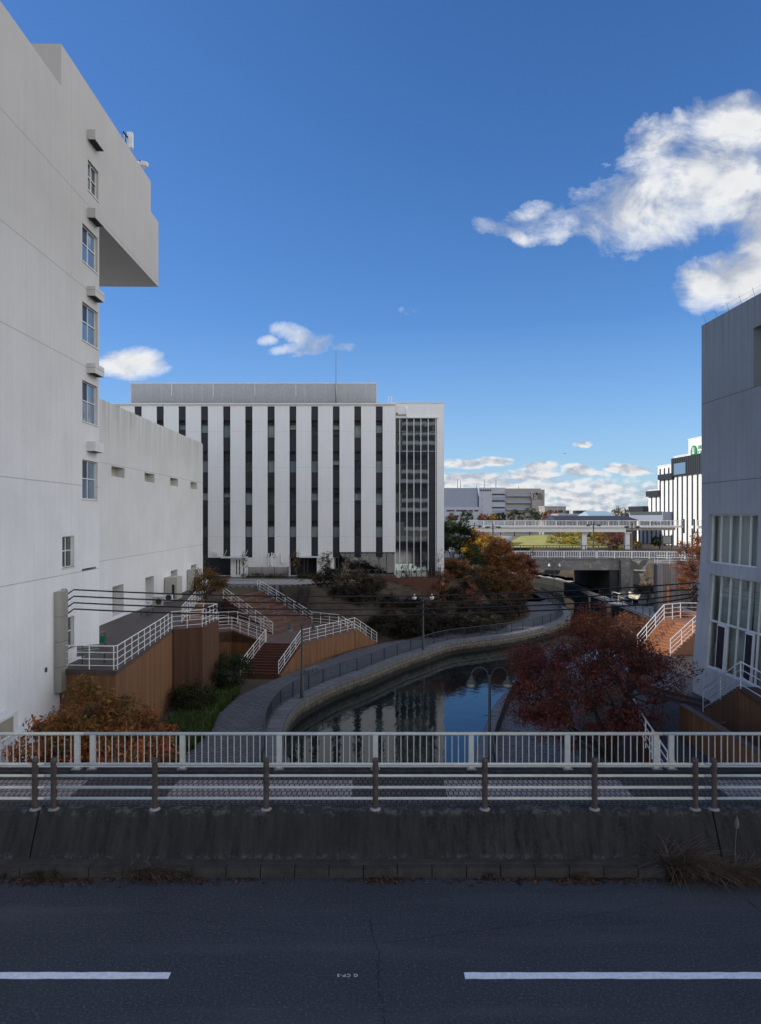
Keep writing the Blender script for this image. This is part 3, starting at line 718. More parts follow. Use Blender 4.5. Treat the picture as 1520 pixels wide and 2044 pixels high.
# ------------------------------------------------------------------ left tower (plane x=-14.5 in a frame turned by .0163)
TH = math.atan(.0163); a_ = 14.5
def Lx(x, a=a_): return F*a/(737-x)+.24            # local distance of picture column x on the wall
tw = thing('white_tower_block', 'tall pale concrete tower with an overhanging upper storey at the left edge', 'building', (-14.5, 33, ZP), TH)
ft = lambda u, z_, d: (-a_-d, u, z_)
rects = [(14, 38.3, -6.2, H+15.85), (14, 33.6, H+15.85, H+20.3), (33.6, 47.3, H+15.85, H+22.3), (47.3, 49, H+15.85, H+20.3)]
wins = []
for k, (zt, zb) in enumerate(((H+14.9, H+12.98), (H+10.93, H+8.98), (H+6.95, H+4.87), (H+2.92, H+.92))): wins.append((Lx(165), Lx(195.5), zb, zt, 'tall'))
wins.append((Lx(176), Lx(197), H+16.9, H+18.48, 'four')); wins.append((Lx(125), Lx(149), H-2.43, H-.92, 'four')); wins.append((Lx(124.5), Lx(149), H-6.37, H-4.84, 'four'))
holes = [w_[:4]+(.26,) for w_ in wins]+[(Lx(164), Lx(193), H-2.75, H-2.63, .5)]
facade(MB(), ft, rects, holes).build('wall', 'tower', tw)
mb = MB(); mb.box(-30, -a_-.55, 14, 38.0, -6.2, H+15.9); mb.box(-30, -a_-.55, 14, 33.6, H+15.8, H+20.28)
mb.box(-28, -a_-.55, 33.7, 47.2, H+16.3, H+22.28); mb.box(-28, -a_-.55, 47.2, 48.9, H+16.3, H+20.28)
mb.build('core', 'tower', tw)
mb = MB()   # soffit, end walls, front of the upper mass, roof edges
mb.quad((-a_, 38.3, H+15.85), (-28, 38.3, H+15.85), (-28, 49, H+15.85), (-a_, 49, H+15.85))
mb.quad((-a_, 33.6, H+20.3), (-28, 33.6, H+20.3), (-28, 33.6, H+22.3), (-a_, 33.6, H+22.3))
mb.quad((-a_, 38.3, -6.2), (-30, 38.3, -6.2), (-30, 38.3, H+15.85), (-a_, 38.3, H+15.85))
mb.quad((-a_, 49, H+15.85), (-28, 49, H+15.85), (-28, 49, H+20.3), (-a_, 49, H+20.3)); mb.quad((-a_, 47.3, H+20.3), (-28, 47.3, H+20.3), (-28, 47.3, H+22.3), (-a_, 47.3, H+22.3))
mb.quad((-a_, 14, H+20.3), (-a_, 33.6, H+20.3), (-30, 33.6, H+20.3), (-30, 14, H+20.3)); mb.quad((-a_, 33.6, H+22.3), (-a_, 47.3, H+22.3), (-30, 47.3, H+22.3), (-30, 33.6, H+22.3))
mb.quad((-a_, 47.3, H+20.3), (-a_, 49, H+20.3), (-30, 49, H+20.3), (-30, 47.3, H+20.3)); mb.quad((-30, 14, -6.2), (-a_, 14, -6.2), (-a_, 14, H+20.3), (-30, 14, H+20.3))
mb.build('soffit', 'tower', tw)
MB().box(-42, -24, 12, 44, -6, H+31.3).build('shadow_block', 'tower', tw)  # unseen mass added to keep the sun off the right building
def window_l(root, u0, u1, z0, z1, f, kind, fm='frame_w', gm='glass', d=.16):
    m_ = MB(); t = .05
    def bx(a, b, c, e, d0=d-.03, d1=d+.05):
        P = [f(a, c, d0), f(b, c, d0), f(b, e, d0), f(a, e, d0), f(a, c, d1), f(b, c, d1), f(b, e, d1), f(a, e, d1)]; n = len(m_.v); m_.v += P
        for q in ((0, 1, 2, 3), (7, 6, 5, 4), (0, 4, 5, 1), (1, 5, 6, 2), (2, 6, 7, 3), (3, 7, 4, 0)): m_.f.append(tuple(n+i for i in q))
    bx(u0, u0+t, z0, z1); bx(u1-t, u1, z0, z1); bx(u0+t, u1-t, z0, z0+t); bx(u0+t, u1-t, z1-t, z1)
    um = (u0+u1)/2; zm = z0+(z1-z0)*.52; bx(um-t/2, um+t/2, z0+t, zm); bx(um-t/2, um+t/2, zm+t, z1-t); bx(u0+t, u1-t, zm, zm+t)
    fr = m_.build('window', fm, root)
    for i, (a, b) in enumerate(((u0, um), (um, u1))):
        for j, (c, e) in enumerate(((z0, zm), (zm, z1))):
            g_ = 'glass_sky' if (kind == 'tall' and not (i == 0 and j == 1)) else ('navy' if kind == 'tall' else gm)
            MB().quad(f(a+.02, c+.02, d+.02), f(b-.02, c+.02, d+.02), f(b-.02, e-.02, d+.02), f(a+.02, e-.02, d+.02)).build('pane', g_, fr)
    s_ = MB(); 
    P = [f(u0-.06, z0-.05, -.05), f(u1+.06, z0-.05, -.05), f(u1+.06, z0, -.05), f(u0-.06, z0, -.05)]; Q = [f(u0-.06, z0-.05, .2), f(u1+.06, z0-.05, .2), f(u1+.06, z0, .2), f(u0-.06, z0, .2)]
    s_.v = P+Q; s_.f = [(0, 1, 2, 3), (7, 6, 5, 4), (0, 4, 5, 1), (1, 5, 6, 2), (2, 6, 7, 3), (3, 7, 4, 0)]; s_.build('sill', fm, fr)
for w_ in wins: window_l(tw, *w_[:4], ft, w_[4])
for zt in (H+19.95, H+15.92, H+11.9, H+7.92, H+3.9):     # ventilation hoods
    u0, u1 = Lx(174.5), Lx(193); m_ = MB(); m_.prism([(-a_+.002, u0), (-a_+.42, u0), (-a_+.42, u1), (-a_+.002, u1)], zt-.5, zt)
    h_ = m_.build('vent_hood', 'tower', tw); MB().quad((-a_+.05, u0+.05, zt-.503), (-a_+.37, u0+.05, zt-.503), (-a_+.37, u1-.05, zt-.503), (-a_+.05, u1-.05, zt-.503)).build('grille', 'dark', h_)
MB().box(-a_+.001, -a_+.05, Lx(90), Lx(93), H-6.95, H-6.75).build('wall_socket', 'lampmetal', tw)
m_ = MB(); m_.box(-a_-.1, -a_+.55, 24, 28.4, -2.25, -1.4); m_.box(-a_-.1, -a_+.9, 24, 29.8, -2.75, -2.3); m_.box(-a_-.1, -a_+.3, 24, 29.6, -6, -2.76); cp = m_.build('entrance_canopy', 'white', tw); MB().quad((-a_+.555, 26, -2.15), (-a_+.555, 28.0, -2.15), (-a_+.555, 28.0, -1.5), (-a_+.555, 26, -1.5)).build('opening', 'beige', cp)
th = Vector(((x_ := -a_-.4), 42.3, H+22.3))
for (u, k) in ((43.2, 0), (46.2, 1)):
    rt = thing('rooftop_antenna', ('tall panel antenna with dark bracket on the roof edge of the left tower', 'small tilted dish antenna nearest the end of the left tower roof')[k], 'antenna', (-a_-.3, u, H+22.3), TH)
    MB().tube([(-a_-.3, u, H+22.2), (-a_-.3, u, H+23.3-k*.5)], .05, 8).build('mast', 'lampmetal', rt)
    if k == 0: MB().box(-a_-.25, -a_+.05, u+.2, u+.5, H+22.55, H+23.5).build('panel', 'alu', rt); MB().tube([(-a_-.3, u-.3, H+23.2), (-a_-.2, u+.4, H+23.15)], .06, 6).build('bracket', 'darkmetal', rt)
    else: MB().lathe((-a_-.2, u+.1, H+22.7), [(.05, 0), (.28, .1), (.36, .25), (.38, .3)], 12).build('dish', 'alu', rt); MB().tube([(-a_-.3, u-.3, H+23.0), (-a_-.1, u+.3, H+23.0)], .05, 6).build('bracket', 'darkmetal', rt)
# cable duct on the wall
du = thing('cable_duct', 'tall grey metal duct fixed to the left wall where the four cables end', 'cable duct', (-a_, 32.9, H-8.1), TH)
for k in range(4):
    z0 = H-8.1+k*1.165; MB().box(-a_+.0, -a_+.34, Lx(106)+.1, Lx(122), z0+.01, z0+1.155).build('duct_section', 'duct', du)
MB().box(-a_, -a_+.31, Lx(106)+.12, Lx(122)-.02, H-8.08, H-3.46).build('duct_core', 'lampmetal', du)
# low block behind, plane x=-17.6
lb = thing('low_white_block', 'lower white concrete wing with four slit windows behind the left tower', 'building', (-17.6, 60, -1), TH)
al = 17.6; fl = lambda u, z_, d: (-al-d, u, z_); Ll = lambda x: F*al/(737-x)+.29
hs = []; dr = []
for k in range(4):
    u0 = Ll(223)+7.15*k; hs.append((u0, u0+2.6, H+2.8, H+3.5, .7)); dr.append((u0+.2, u0+2.4, H-6.85, H-4.8, .8))
facade(MB(), fl, [(38, 75.3, -6, H+7.75)], hs+dr).build('wall', 'lowwall', lb)
mb = MB(); mb.quad((-al, 75.3, -6), (-45, 75.3, -6), (-45, 75.3, H+7.75), (-al, 75.3, H+7.75)); mb.quad((-al, 38, H+7.75), (-al, 75.3, H+7.75), (-45, 75.3, H+7.75), (-45, 38, H+7.75)); mb.box(-45, -al-1.05, 38.1, 75.2, -6, H+7.7)
mb.build('roof', 'lowwall', lb)
for h_ in hs:
    w_ = MB().quad(fl(h_[0], h_[2], .55), fl(h_[1]-.0, h_[2], .55), fl(h_[1], h_[3], .55), fl(h_[0], h_[3], .55)).build('window', 'beige', lb)
    MB().box(-al-.53, -al-.45, h_[0], h_[0]+.9, h_[2], h_[3]).build('pane', 'glass', w_); MB().box(-al-.44, -al-.4, h_[0]+.25, h_[0]+.29, h_[2], h_[3]).build('frame', 'frame_w', w_)
for h_ in dr:
    w_ = MB().quad(fl(h_[0], h_[2], .7), fl(h_[1], h_[2], .7), fl(h_[1], h_[3], .7), fl(h_[0], h_[3], .7)).build('door', 'beige', lb)
    MB().box(-al-.69, -al-.6, h_[0], h_[0]+1.0, h_[2]+.1, h_[3]).build('pane', 'glass', w_); MB().box(-al-.6, -al-.56, h_[0]+.45, h_[0]+.5, h_[2]+.1, h_[3]).build('frame', 'frame_w', w_)
# ------------------------------------------------------------------ left deck, walls and stairs
ZD = H-7.1
def walls(name, label, pts, zb, zt, m, cat='retaining wall', capm=None):
    return tag(MB().prism(pts, zb, zt).build(name, m), label, cat)
dk = thing('raised_deck', 'long dark timber deck with orange brown sides along the left building', 'deck', (-14, 40, ZD))
dp = [(-15.05, 33.1), (-12.25, 32.75), (-13.15, 44.8), (-13.3, 47.6), (-15.3, 59.5), (-16.9, 70.2), (-20, 71), (-19.2, 38.6), (-15.1, 38.6)]
MB().prism(dp, ZD-.22, ZD).build('decking', 'deckwood', dk)
MB().prism([(p[0]*.998+(.04 if p[0] < -14 else -.04), p[1]+.05) for p in dp], -6.2, ZD-.221).build('side_boarding', 'brownwall', dk)
bl = thing('boarded_planter_block', 'tall dark brown boarded block standing forward of the deck beside the hedge', 'retaining wall', (-12.3, 45, ZP))
MB().prism([(-13.1, 44.75), (-11.48, 45.75), (-11.2, 49), (-13.2, 49)], -6.2, ZD-.06).build('side_boarding', 'brownwall2', bl)
MB().prism([(-13.1, 44.72), (-11.45, 45.72), (-11.17, 49), (-13.2, 49)], ZD-.058, ZD+.0).build('coping', 'step', bl)
handrail('deck_handrail', 'white four bar handrail along the near edge of the timber deck, by the grey bench', [(-14.75, 33.1, ZD), (-12.4, 32.9, ZD), (-12.28, 33.05, ZD), (-12.9, 41.5, ZD), (-13.2, 44.75, ZD)], 1.1)
handrail('block_handrail', 'white handrail round the top of the dark brown boarded block', [(-13.2, 44.8, ZD), (-11.55, 45.85, ZD), (-11.3, 48.9, ZD), (-13.2, 49, ZD)], 1.1, 4, .8)
handrail('deck_handrail', 'white handrail running back along the far half of the timber deck', [(-13.35, 47.6, ZD), (-15.3, 59.5, ZD), (-16.8, 70, ZD)], 1.1)
# landing complex
ZM = H-10.2; ZK = H-9.4
L0 = [(-10.7, 53.9), (-7.7, 53.5)]; L1 = [(-9.4, 57.6), (-6.4, 57.2)]
stairs('lower_stairs', 'red brown straight flight rising from the promenade to the lower landing', (*L0[0], ZP), (*L0[1], ZP), (*L1[0], ZM), (*L1[1], ZM), 12, 'step', 'step')
lm = thing('lower_landing', 'boarded landing with bright orange brown side walls between the two flights', 'landing', (-6, 62, ZM))
LP = [(-9.4, 57.6), (-6.4, 57.2), (-2.3, 64.4), (-3.9, 66.4), (-6.6, 68.3), (-9.3, 61.5)]
MB().prism(LP, ZM-.2, ZM).build('decking', 'landing', lm)
MB().prism([(-9.38, 57.63), (-6.43, 57.24), (-2.34, 64.4), (-3.95, 66.3), (-6.6, 68.2), (-9.2, 61.5)], -6.2, ZM-.201).build('side_boarding', 'brownwall', lm)
MB().prism([(-7.68, 53.5), (-7.5, 53.48), (-6.2, 57.2), (-6.4, 57.2)], -6.2, ZP+.1).build('stringer', 'brownwall', lm)
m_ = MB(); m_.v = [(-7.66, 53.5, -6.2), (-6.36, 57.2, -6.2), (-6.36, 57.2, ZM-.02), (-7.66, 53.5, ZP), (-7.56, 53.47, -6.2), (-6.26, 57.16, -6.2), (-6.26, 57.16, ZM-.02), (-7.56, 53.47, ZP)]
m_.f = [(0, 3, 2, 1), (4, 5, 6, 7), (3, 7, 6, 2), (0, 4, 7, 3), (1, 2, 6, 5)]; m_.build('stringer', 'brownwall', lm)
stairs('side_stairs', 'short brown flight going down to the right from the lower landing corner', (-.3, 67.0, ZP), (-1.5, 69.2, ZP), (-2.3, 64.4, ZM), (-3.9, 66.4, ZM), 11, 'step', 'brownwall')
wk = thing('upper_walkway', 'orange brown walled walkway linking the lower landing with the deck', 'walkway', (-12, 58.5, ZK))
WP = [(-9.4, 57.6, ZM), (-12.4, 59, ZK), (-14.6, 57.9, ZK), (-15, 62, ZK), (-12.6, 62.6, ZK), (-9.3, 61.5, ZM)]
MB().prism([(p[0], p[1], p[2]-.15) for p in WP], -6.2, 0).build('side_boarding', 'brownwall', wk)
MB().prism([(p[0], p[1], p[2]) for p in WP], ZM-.2, 0).build('decking', 'landing', wk)
ZT = H-7.6
BA0, BB0, BA1, BB1 = (-9.3, 61.5, ZM), (-6.6, 68.3, ZM), (-14.7, 66.3, ZT), (-12.4, 72.9, ZT)
bs = stairs('terrace_stairs', 'broad brown terraced stairs climbing left from the landing to the striped plaza', BA0, BB0, BA1, BB1, 9, 'landing', 'step')
m_ = MB()
for k in range(9):
    p = Vector(BA0).lerp(Vector(BB0), .56).lerp(Vector(BA1).lerp(Vector(BB1), .56), (k+.15)/9); z0 = ZM+(ZT-ZM)*(k+1)/9-.29
    m_.box(p.x-.22, p.x+.22, p.y-.35, p.y+.35, z0, z0+.16) if k else None
m_.build('half_steps', 'steporange', bs)
HR = lambda nm, lb_, pts, **k: handrail(nm, lb_, pts, 1.05, **k)
HR('stair_handrail', 'white handrail on the left side of the red brown lower flight', [(-10.65, 53.9, ZP), (-9.35, 57.6, ZM), (-9.35, 57.9, ZM)], sp=1.1)
HR('stair_handrail', 'white handrail right of the lower flight, carried on along the landing edge', [(-7.72, 53.55, ZP), (-6.42, 57.25, ZM), (-2.35, 64.3, ZM)], sp=1.1)
HR('stair_handrail', 'white handrail sloping down to the promenade at the right end of the landing', [(-2.35, 64.4, ZM), (-.35, 67.05, ZP)], sp=1.0)
HR('stair_handrail', 'short white handrail behind the flight at the right end of the landing', [(-3.9, 66.3, ZM), (-1.6, 69.1, ZP)], sp=1.0)
HR('stair_handrail', 'white handrail climbing the right side of the terraced stairs to the striped plaza', [(-3.95, 66.35, ZM), (-6.6, 68.2, ZM), (-12.4, 72.8, ZT), (-12.7, 73.0, ZT)], sp=1.25)
HR('stair_handrail', 'white handrail climbing the left side of the terraced stairs', [(-12.6, 62.4, ZK), (-9.35, 61.4, ZM), (-14.7, 66.2, ZT)], sp=1.25)
HR('walkway_handrail', 'white handrail along the front edge of the orange brown walkway', [(-14.5, 58.0, ZK), (-12.4, 59.05, ZK), (-9.4, 57.7, ZM)], sp=.95)
HR('walkway_handrail', 'white handrail along the back edge of the orange brown walkway', [(-15, 61.9, ZK), (-12.6, 62.5, ZK)], sp=.95)
# upper plaza
pl = [(-17, 71), (-12.4, 72.9), (-9, 73.6), (-3.5, 77.5), (2.0, 81), (6, 82.9), (-36, 82.9), (-36, 75.5), (-19, 75.5)]
struct(MB().prism(pl, ZP, ZU).build('striped_plaza', 'stripepave'))
# canal fences
def offs(pts, w): return mitre(pts, w)
fl_ = offs(qL, 1.0); seg = [p for p in fl_ if p[1] < 112]; P = resample([(a, b, ZP) for a, b in seg], 2.0)
# walk at an even 2.1 m
def even(pts, st):
    out = [pts[0]]; acc = 0
    for a, b in zip(pts[:-1], pts[1:]):
        d = math.dist(a, b); acc += d
        if acc >= st: out.append(b); acc = 0
    return out
fine = resample([(a, b, ZP) for a, b in seg], .3)
P = even(fine, 2.1)
picket_fence('canal_fence', 'dark iron fence curving along the left side of the canal promenade', P, 1.0, 2.1, .16, 'canal_rail', pw=.085, rr=.035, bw=.022)
fr_ = [(a, b, ZP) for a, b in offs(qR, -.9) if b < 50]
picket_fence('canal_fence', 'dark iron fence along the right bank beside the red tree', even(resample(fr_, .3), 2.1), 1.0, 2.1, .16, 'canal_rail', pw=.085, rr=.035, bw=.022)
fr_ = [(a, b, ZP) for a, b in offs(qR, -1.0) if 66 < b < 108]
picket_fence('canal_fence', 'thin dark fence on the far right bank in front of the sunlit quay', even(resample(fr_, .3), 2.4), 1.0, 2.4, .16, 'darkmetal', pw=.06, rr=.02, bw=.014)
# street lamps
def lamp(name, label, base, h, m='lampmetal', s=1.0, rot=0, gm='lampglass', hm='lampmetal'):
    root = thing(name, label, 'street lamp', (0, 0, 0), 0, 'twin headed promenade lamps')
    MB().lathe((0, 0, 0), [(.13, 0), (.13, .5), (.10, .55), (.10, 1.6), (.065, 1.65), (.055, h-.55)], 12).build('pole', m, root, True)
    MB().tube([(0, 0, h-.6), (0, 0, h-.35)], .075, 8).build('collar', m, root)
    MB().tube([(-.25, 0, h*.62), (.25, 0, h*.62)], .018, 6).build('banner_arm', m, root)
    for sgn in (-1, 1):
        pts = [(sgn*.07, 0, h-.45)]+[(sgn*(.07+.36-.36*math.cos(t)), 0, h-.36+.36*math.sin(t)) for t in [k*math.pi/8 for k in range(1, 9)]]
        arm = MB().tube(pts, .028, 6).build('arm', m, root)
        c = (sgn*.79, 0, h-.36)
        MB().lathe(c, [(.04, .0), (.07, -.05), (.09, -.16), (.21, -.30), (.22, -.34)], 12).build('lamp_shade', hm, root, True)
        MB().lathe(c, [(.20, -.34), (.19, -.42), (.12, -.50), (.0, -.53)], 12).build('lamp_glass', gm, root, True)
    root.location = base; root.rotation_euler = (0, 0, rot); root.scale = (s, s, s); return root
lamp('street_lamp', 'twin headed lamp on the left promenade in front of the lower flight of steps', G(603, 1393, 12), 5.25)
lamp('street_lamp', 'twin headed lamp standing at the bend of the canal fence beside the dark shrubs', G(845, 1297, 12), 5.4, gm='white', hm='frame_w')
lamp('street_lamp', 'twin headed lamp in front of the bright water, nearest to the red tree', (4.72, 30.6, ZP), 5.5, m='darkmetal', hm='lampmetal', gm='duct')
lamp('street_lamp', 'small distant twin headed lamp on the quay in front of the road bridge', G(1107, 1187, 12), 5.2, gm='white', hm='frame_w')
# cables
cb = [((148, 1177), (1240, 1173), (1390, 1163)), ((148, 1190), (1235, 1186), (1392, 1168)), ((148, 1203), (1232, 1199), (1393, 1172)), ((148, 1215.5), (1225, 1210), (1394, 1176))]
lbs = ['uppermost', 'second from the top', 'third from the top', 'lowest']
for k, (p, q, e) in enumerate(cb):
    a = W(*p, 33.6); a0 = W(128, 1190+13*k, 33.3); b = W(e[0]-2, e[1], 35.9); mid = W(q[0]+60, q[1]-3, 35.4)
    root = thing('overhead_cable', 'thick black cable strung across the canal, %s of the four' % lbs[k], 'cable', a0, 0, 'black cables across the canal')
    pts = [a0, W(138, 1184+13*k, 33.45)]
    n_ = 30
    for i in range(n_+1):
        t = i/n_; x = a[0]+(mid[0]-a[0])*t; y = a[1]+(mid[1]-a[1])*t; z_ = a[2]+(mid[2]-a[2])*t-(.42)*4*t*(1-t)*1.0
        pts.append((x, y, z_))
    c1 = W(1350, q[1]-6-2*k, 35.7); c2 = W(1380, (q[1]+e[1])/2, 35.8)
    pts += [c1, c2, b] if k else [b]
    MB().tube(pts, .036, 6).build('cable', 'cable', root, True)
br = thing('cable_bracket', 'thin black bracket rod holding the cables beside the duct on the left wall', 'bracket', W(133, 1230, 33.4))
MB().tube([W(133, 1176, 33.4), W(133, 1232, 33.4)], .02, 6).build('rod', 'darkmetal', br); MB().tube([W(122, 1176, 33.4), W(134, 1176, 33.4)], .02, 6).build('arm', 'darkmetal', br)
# benches, planter, appliances on the deck
def bench(name, label, loc, rot, back=False, l=1.7):
    root = thing(name, label, 'bench', (0, 0, 0)); s_ = MB()
    for k in range(4): s_.box(-l/2, l/2, -.22+k*.115, -.12+k*.115, .41, .44)
    s_.build('seat', 'bench', root)
    if back:
        b_ = MB()
        for k in range(4): b_.prism([(-l/2, .24+k*.03), (l/2, .24+k*.03), (l/2, .265+k*.03), (-l/2, .265+k*.03)], .5+k*.12, .6+k*.12)
        b_.build('backrest', 'bench', root)
    for sx in (-l/2+.25, l/2-.25):
        MB().tube([(sx, -.24, 0), (sx, -.12, .40), (sx, .14, .40), (sx, .26, 0)], .025, 6).build('leg', 'darkmetal', root)
        if back: MB().tube([(sx, .14, .4), (sx, .38, .98)], .022, 6).build('back_support', 'darkmetal', root)
    root.location = loc; root.rotation_euler = (0, 0, rot); return root
bench('bench', 'grey slatted bench with a backrest on the near end of the deck, seen from behind', (-13.95, 34.4, ZD), R(205), True, 1.5)
bench('bench', 'dark backless bench by the green sign at the corner of the left wall', (-16.3, 40.7, ZD), R(86))
bench('bench', 'dark backless bench further back beside the planter on the deck', (-17.0, 51.6, ZD), R(86))
bench('bench', 'dark bench on the promenade below the boarded landing wall, behind the lamp', (-5.35, 54.3, ZP), R(62))
sg = thing('green_sign', 'small green exit sign standing by the bench at the wall corner', 'sign', (-15.6, 39.2, ZD)); MB().box(-15.75, -15.25, 39.15, 39.19, ZD+.15, ZD+.52).build('sign_plate', 'green', sg); MB().box(-15.7, -15.66, 39.16, 39.19, ZD, ZD+.2).build('leg', 'lampmetal', sg)
for k, (u, z1, w__, dd) in enumerate(((61.6, 1.9, 1.5, 1.0), (69.2, 2.0, 1.5, 1.0))):
    x0 = -al-.0163*u
    root = thing('storage_cabinet', ('tall beige cabinet against the left wing beside the third doorway', 'tall beige cabinet against the left wing at its far end')[k], 'cabinet', (x0+.5, u, ZD))
    MB().box(x0+.06, x0+dd+.1, u-.8, u+.9, ZD, ZD+z1).build('body', 'acbody', root); MB().box(x0+.7, x0+dd-.1, u-.82, u-.801, ZD+.1, ZD+1.3).build('door', 'dark', root)
for k, u in enumerate((56.5, 59.3)):
    x0 = -al-.0163*u+.35
    root = thing('air_conditioner', ('beige outdoor air conditioning unit beside the second doorway', 'white outdoor air conditioning unit nearer the tall cabinet')[k], 'air conditioner', (x0, u, ZD))
    MB().box(x0, x0+.8, u-.15, u+.17, ZD+.05, ZD+.7).build('casing', 'acbody' if k == 0 else 'white', root); m_ = MB(); m_.v = []; m_.tube([(x0+.5, u-.152, ZD+.37), (x0+.5, u-.17, ZD+.37)], .24, 16); m_.build('fan_grille', 'darkmetal', root)
# ------------------------------------------------------------------ striped office building, front at 83 m
K = F/83.0
bx_ = lambda x: (x-CX)/K
bz_ = lambda y: H-(y-HY)/K
ob = thing('striped_office_building', 'five storey white office building with vertical black window strips and a glazed stair tower', 'building', (-10, 83, ZU))
cent = [188, 232, 276, 320, 364, 408.5, 453, 497, 541.5, 585, 628.5, 671.5, 714.5, 757.5]
bands = [(839, 873.5), (901, 943.5), (974, 1008.5), (1040, 1073)]
glz = [(847, 873), (918, 943), (983, 1008), (1050, 1073)]
Y0 = 83.0; x0, x1 = bx_(150), bx_(790); zt = bz_(808)
fo = lambda u, z_, d: (u, Y0+d, z_)
holes = []
for c in cent:
    w2 = 7.2 if c < 560 else 6.8
    holes.append((bx_(c-w2), bx_(c+w2), bz_(1113), bz_(811), .16))
gf = [(bx_(385), bx_(461), bz_(1150), bz_(1113), 1.2), (bx_(578), bx_(633), bz_(1150), bz_(1113), 1.2), (bx_(667), bx_(788), bz_(1150), bz_(1103), 3.5)]
hh = [h_ for h_ in holes] 
facade(MB(), fo, [(x0, x1, bz_(1150), zt)], hh+gf, .16, (bz_(1113),)).build('wall', 'panel', ob)
MB().box(x0, x1, Y0-.22, Y0+.6, zt, zt+.16).build('parapet_cap', 'frame_w', ob)
mb = MB(); mb.box(x0, x1, 86.6, 100, ZU-.5, zt); mb.box(x0, bx_(578)-.1, 84.25, 86.6, ZU-.5, zt); mb.box(bx_(633)+.05, bx_(666), 84.25, 86.6, ZU-.5, zt); mb.box(bx_(520), x1, 84.25, 86.6, bz_(1101), zt); mb.build('core', 'char', ob)
mb = MB().quad((x0, 100.02, ZU-.5), (bx_(887), 100.02, ZU-.5), (bx_(887), 100.02, zt), (x0, 100.02, zt)); mb.build('rear_wall', 'panel', ob)
rnd = random.Random(3)
for ci, c in enumerate(cent):
    w2 = 7.2 if c < 560 else 6.8; a, b = bx_(c-w2), bx_(c+w2); m_ = MB(); zz = [bz_(811)]
    for q in bands: zz += [bz_(q[0]), bz_(q[1])]
    zz.append(bz_(1113)+.002)
    for i in range(0, len(zz)-1, 2): MB().quad((a, Y0+.15, zz[i+1]), (b, Y0+.15, zz[i+1]), (b, Y0+.15, zz[i]), (a, Y0+.15, zz[i])).build('dark_panel', 'char', ob)
    for (bt, bb_), (g0, g1) in zip(bands, glz):
        m_ = MB(); m_.box(a, a+.04, Y0+.30, Y0+.36, bz_(bb_), bz_(g0)); m_.box(b-.04, b, Y0+.30, Y0+.36, bz_(bb_), bz_(g0)); m_.box(a+.04, b-.04, Y0+.30, Y0+.36, bz_(g0)-.05, bz_(g0)); m_.box(a+.04, b-.04, Y0+.30, Y0+.36, bz_(bb_), bz_(bb_)+.05)
        m_.box(a, b, Y0+.151, Y0+.6, bz_(g0), bz_(g0)+.02); m_.quad((a, Y0+.62, bz_(bb_)), (b, Y0+.62, bz_(bb_)), (b, Y0+.62, bz_(bt)), (a, Y0+.62, bz_(bt)))
        fr = m_.build('window', 'darkmetal', ob); zb2 = bz_(g1)+.05
        MB().quad((a+.04, Y0+.33, bz_(g1)+.05), (b-.04, Y0+.33, bz_(g1)+.05), (b-.04, Y0+.33, bz_(g0)-.05), (a+.04, Y0+.33, bz_(g0)-.05)).build('pane', 'clear', fr)
        r_ = rnd.random()
        if r_ < .75:
            hgt = rnd.choice((.35, .6, 1.0)) if r_ > .3 else 1.0
            zq = bz_(g0)-.05-(bz_(g0)-zb2)*hgt
            MB().quad((a+.04, Y0+.45, zq), (b-.04, Y0+.45, zq), (b-.04, Y0+.45, bz_(g0)), (a+.04, Y0+.45, bz_(g0))).build('blind', ('curtain', 'bluegrey', 'lightgrey')[rnd.randrange(3)] if c < 800 else 'white', fr)
# roof screen of horizontal louvres
lo = MB(); Kp = F/86.; px0, px1 = (261-CX)/Kp, (752-CX)/Kp; zb_, zt_ = H+(HY-806)/Kp-.3, H+(HY-765.5)/Kp
n_ = 22
for k in range(n_):
    z_ = zb_+(zt_-zb_)*k/n_; lo.v += [(px0, 86.1, z_-.01), (px1, 86.1, z_-.01), (px1, 86.0, z_+.105), (px0, 86.0, z_+.105)]; n = len(lo.v); lo.f.append((n-4, n-3, n-2, n-1))
    lo.box(px0, px0+.06, 86, 96, z_, z_+.072); lo.box(px1-.06, px1, 86, 96, z_, z_+.072)
lo.build('louvre_screen', 'alu', ob)
m_ = MB()
for k in range(25): q = px0+(px1-px0)*k/24; m_.box(q-.03, q+.03, 86.07, 86.15, zb_, zt_)
m_.box(px0-.02, px1+.02, 85.97, 86.1, zt_-.02, zt_+.09); m_.build('screen_frame', 'frame_w', ob)
m_ = MB()
for k, (q, w_, h_) in enumerate(((-26, 5, 1.6), (-19, 4, 1.9), (-13, 3, 1.4), (-8, 4, 1.8), (-3.5, 2, 1.5))): m_.box(q, q+w_, 89, 94, zt, zt+h_+.2)
m_.build('roof_plant', 'bluegrey', ob)
for q in (343, 426, 509, 591, 672): MB().tube([W(q, 790, 85.9), W(q, 768, 85.9)], .035, 5).build('downpipe', 'white', ob)
MB().tube([W(671, 806, 85.8), W(671, 745, 85.8), W(671, 700, 85.8)], [.05, .035, .02], 6).build('mast', 'lampmetal', ob)
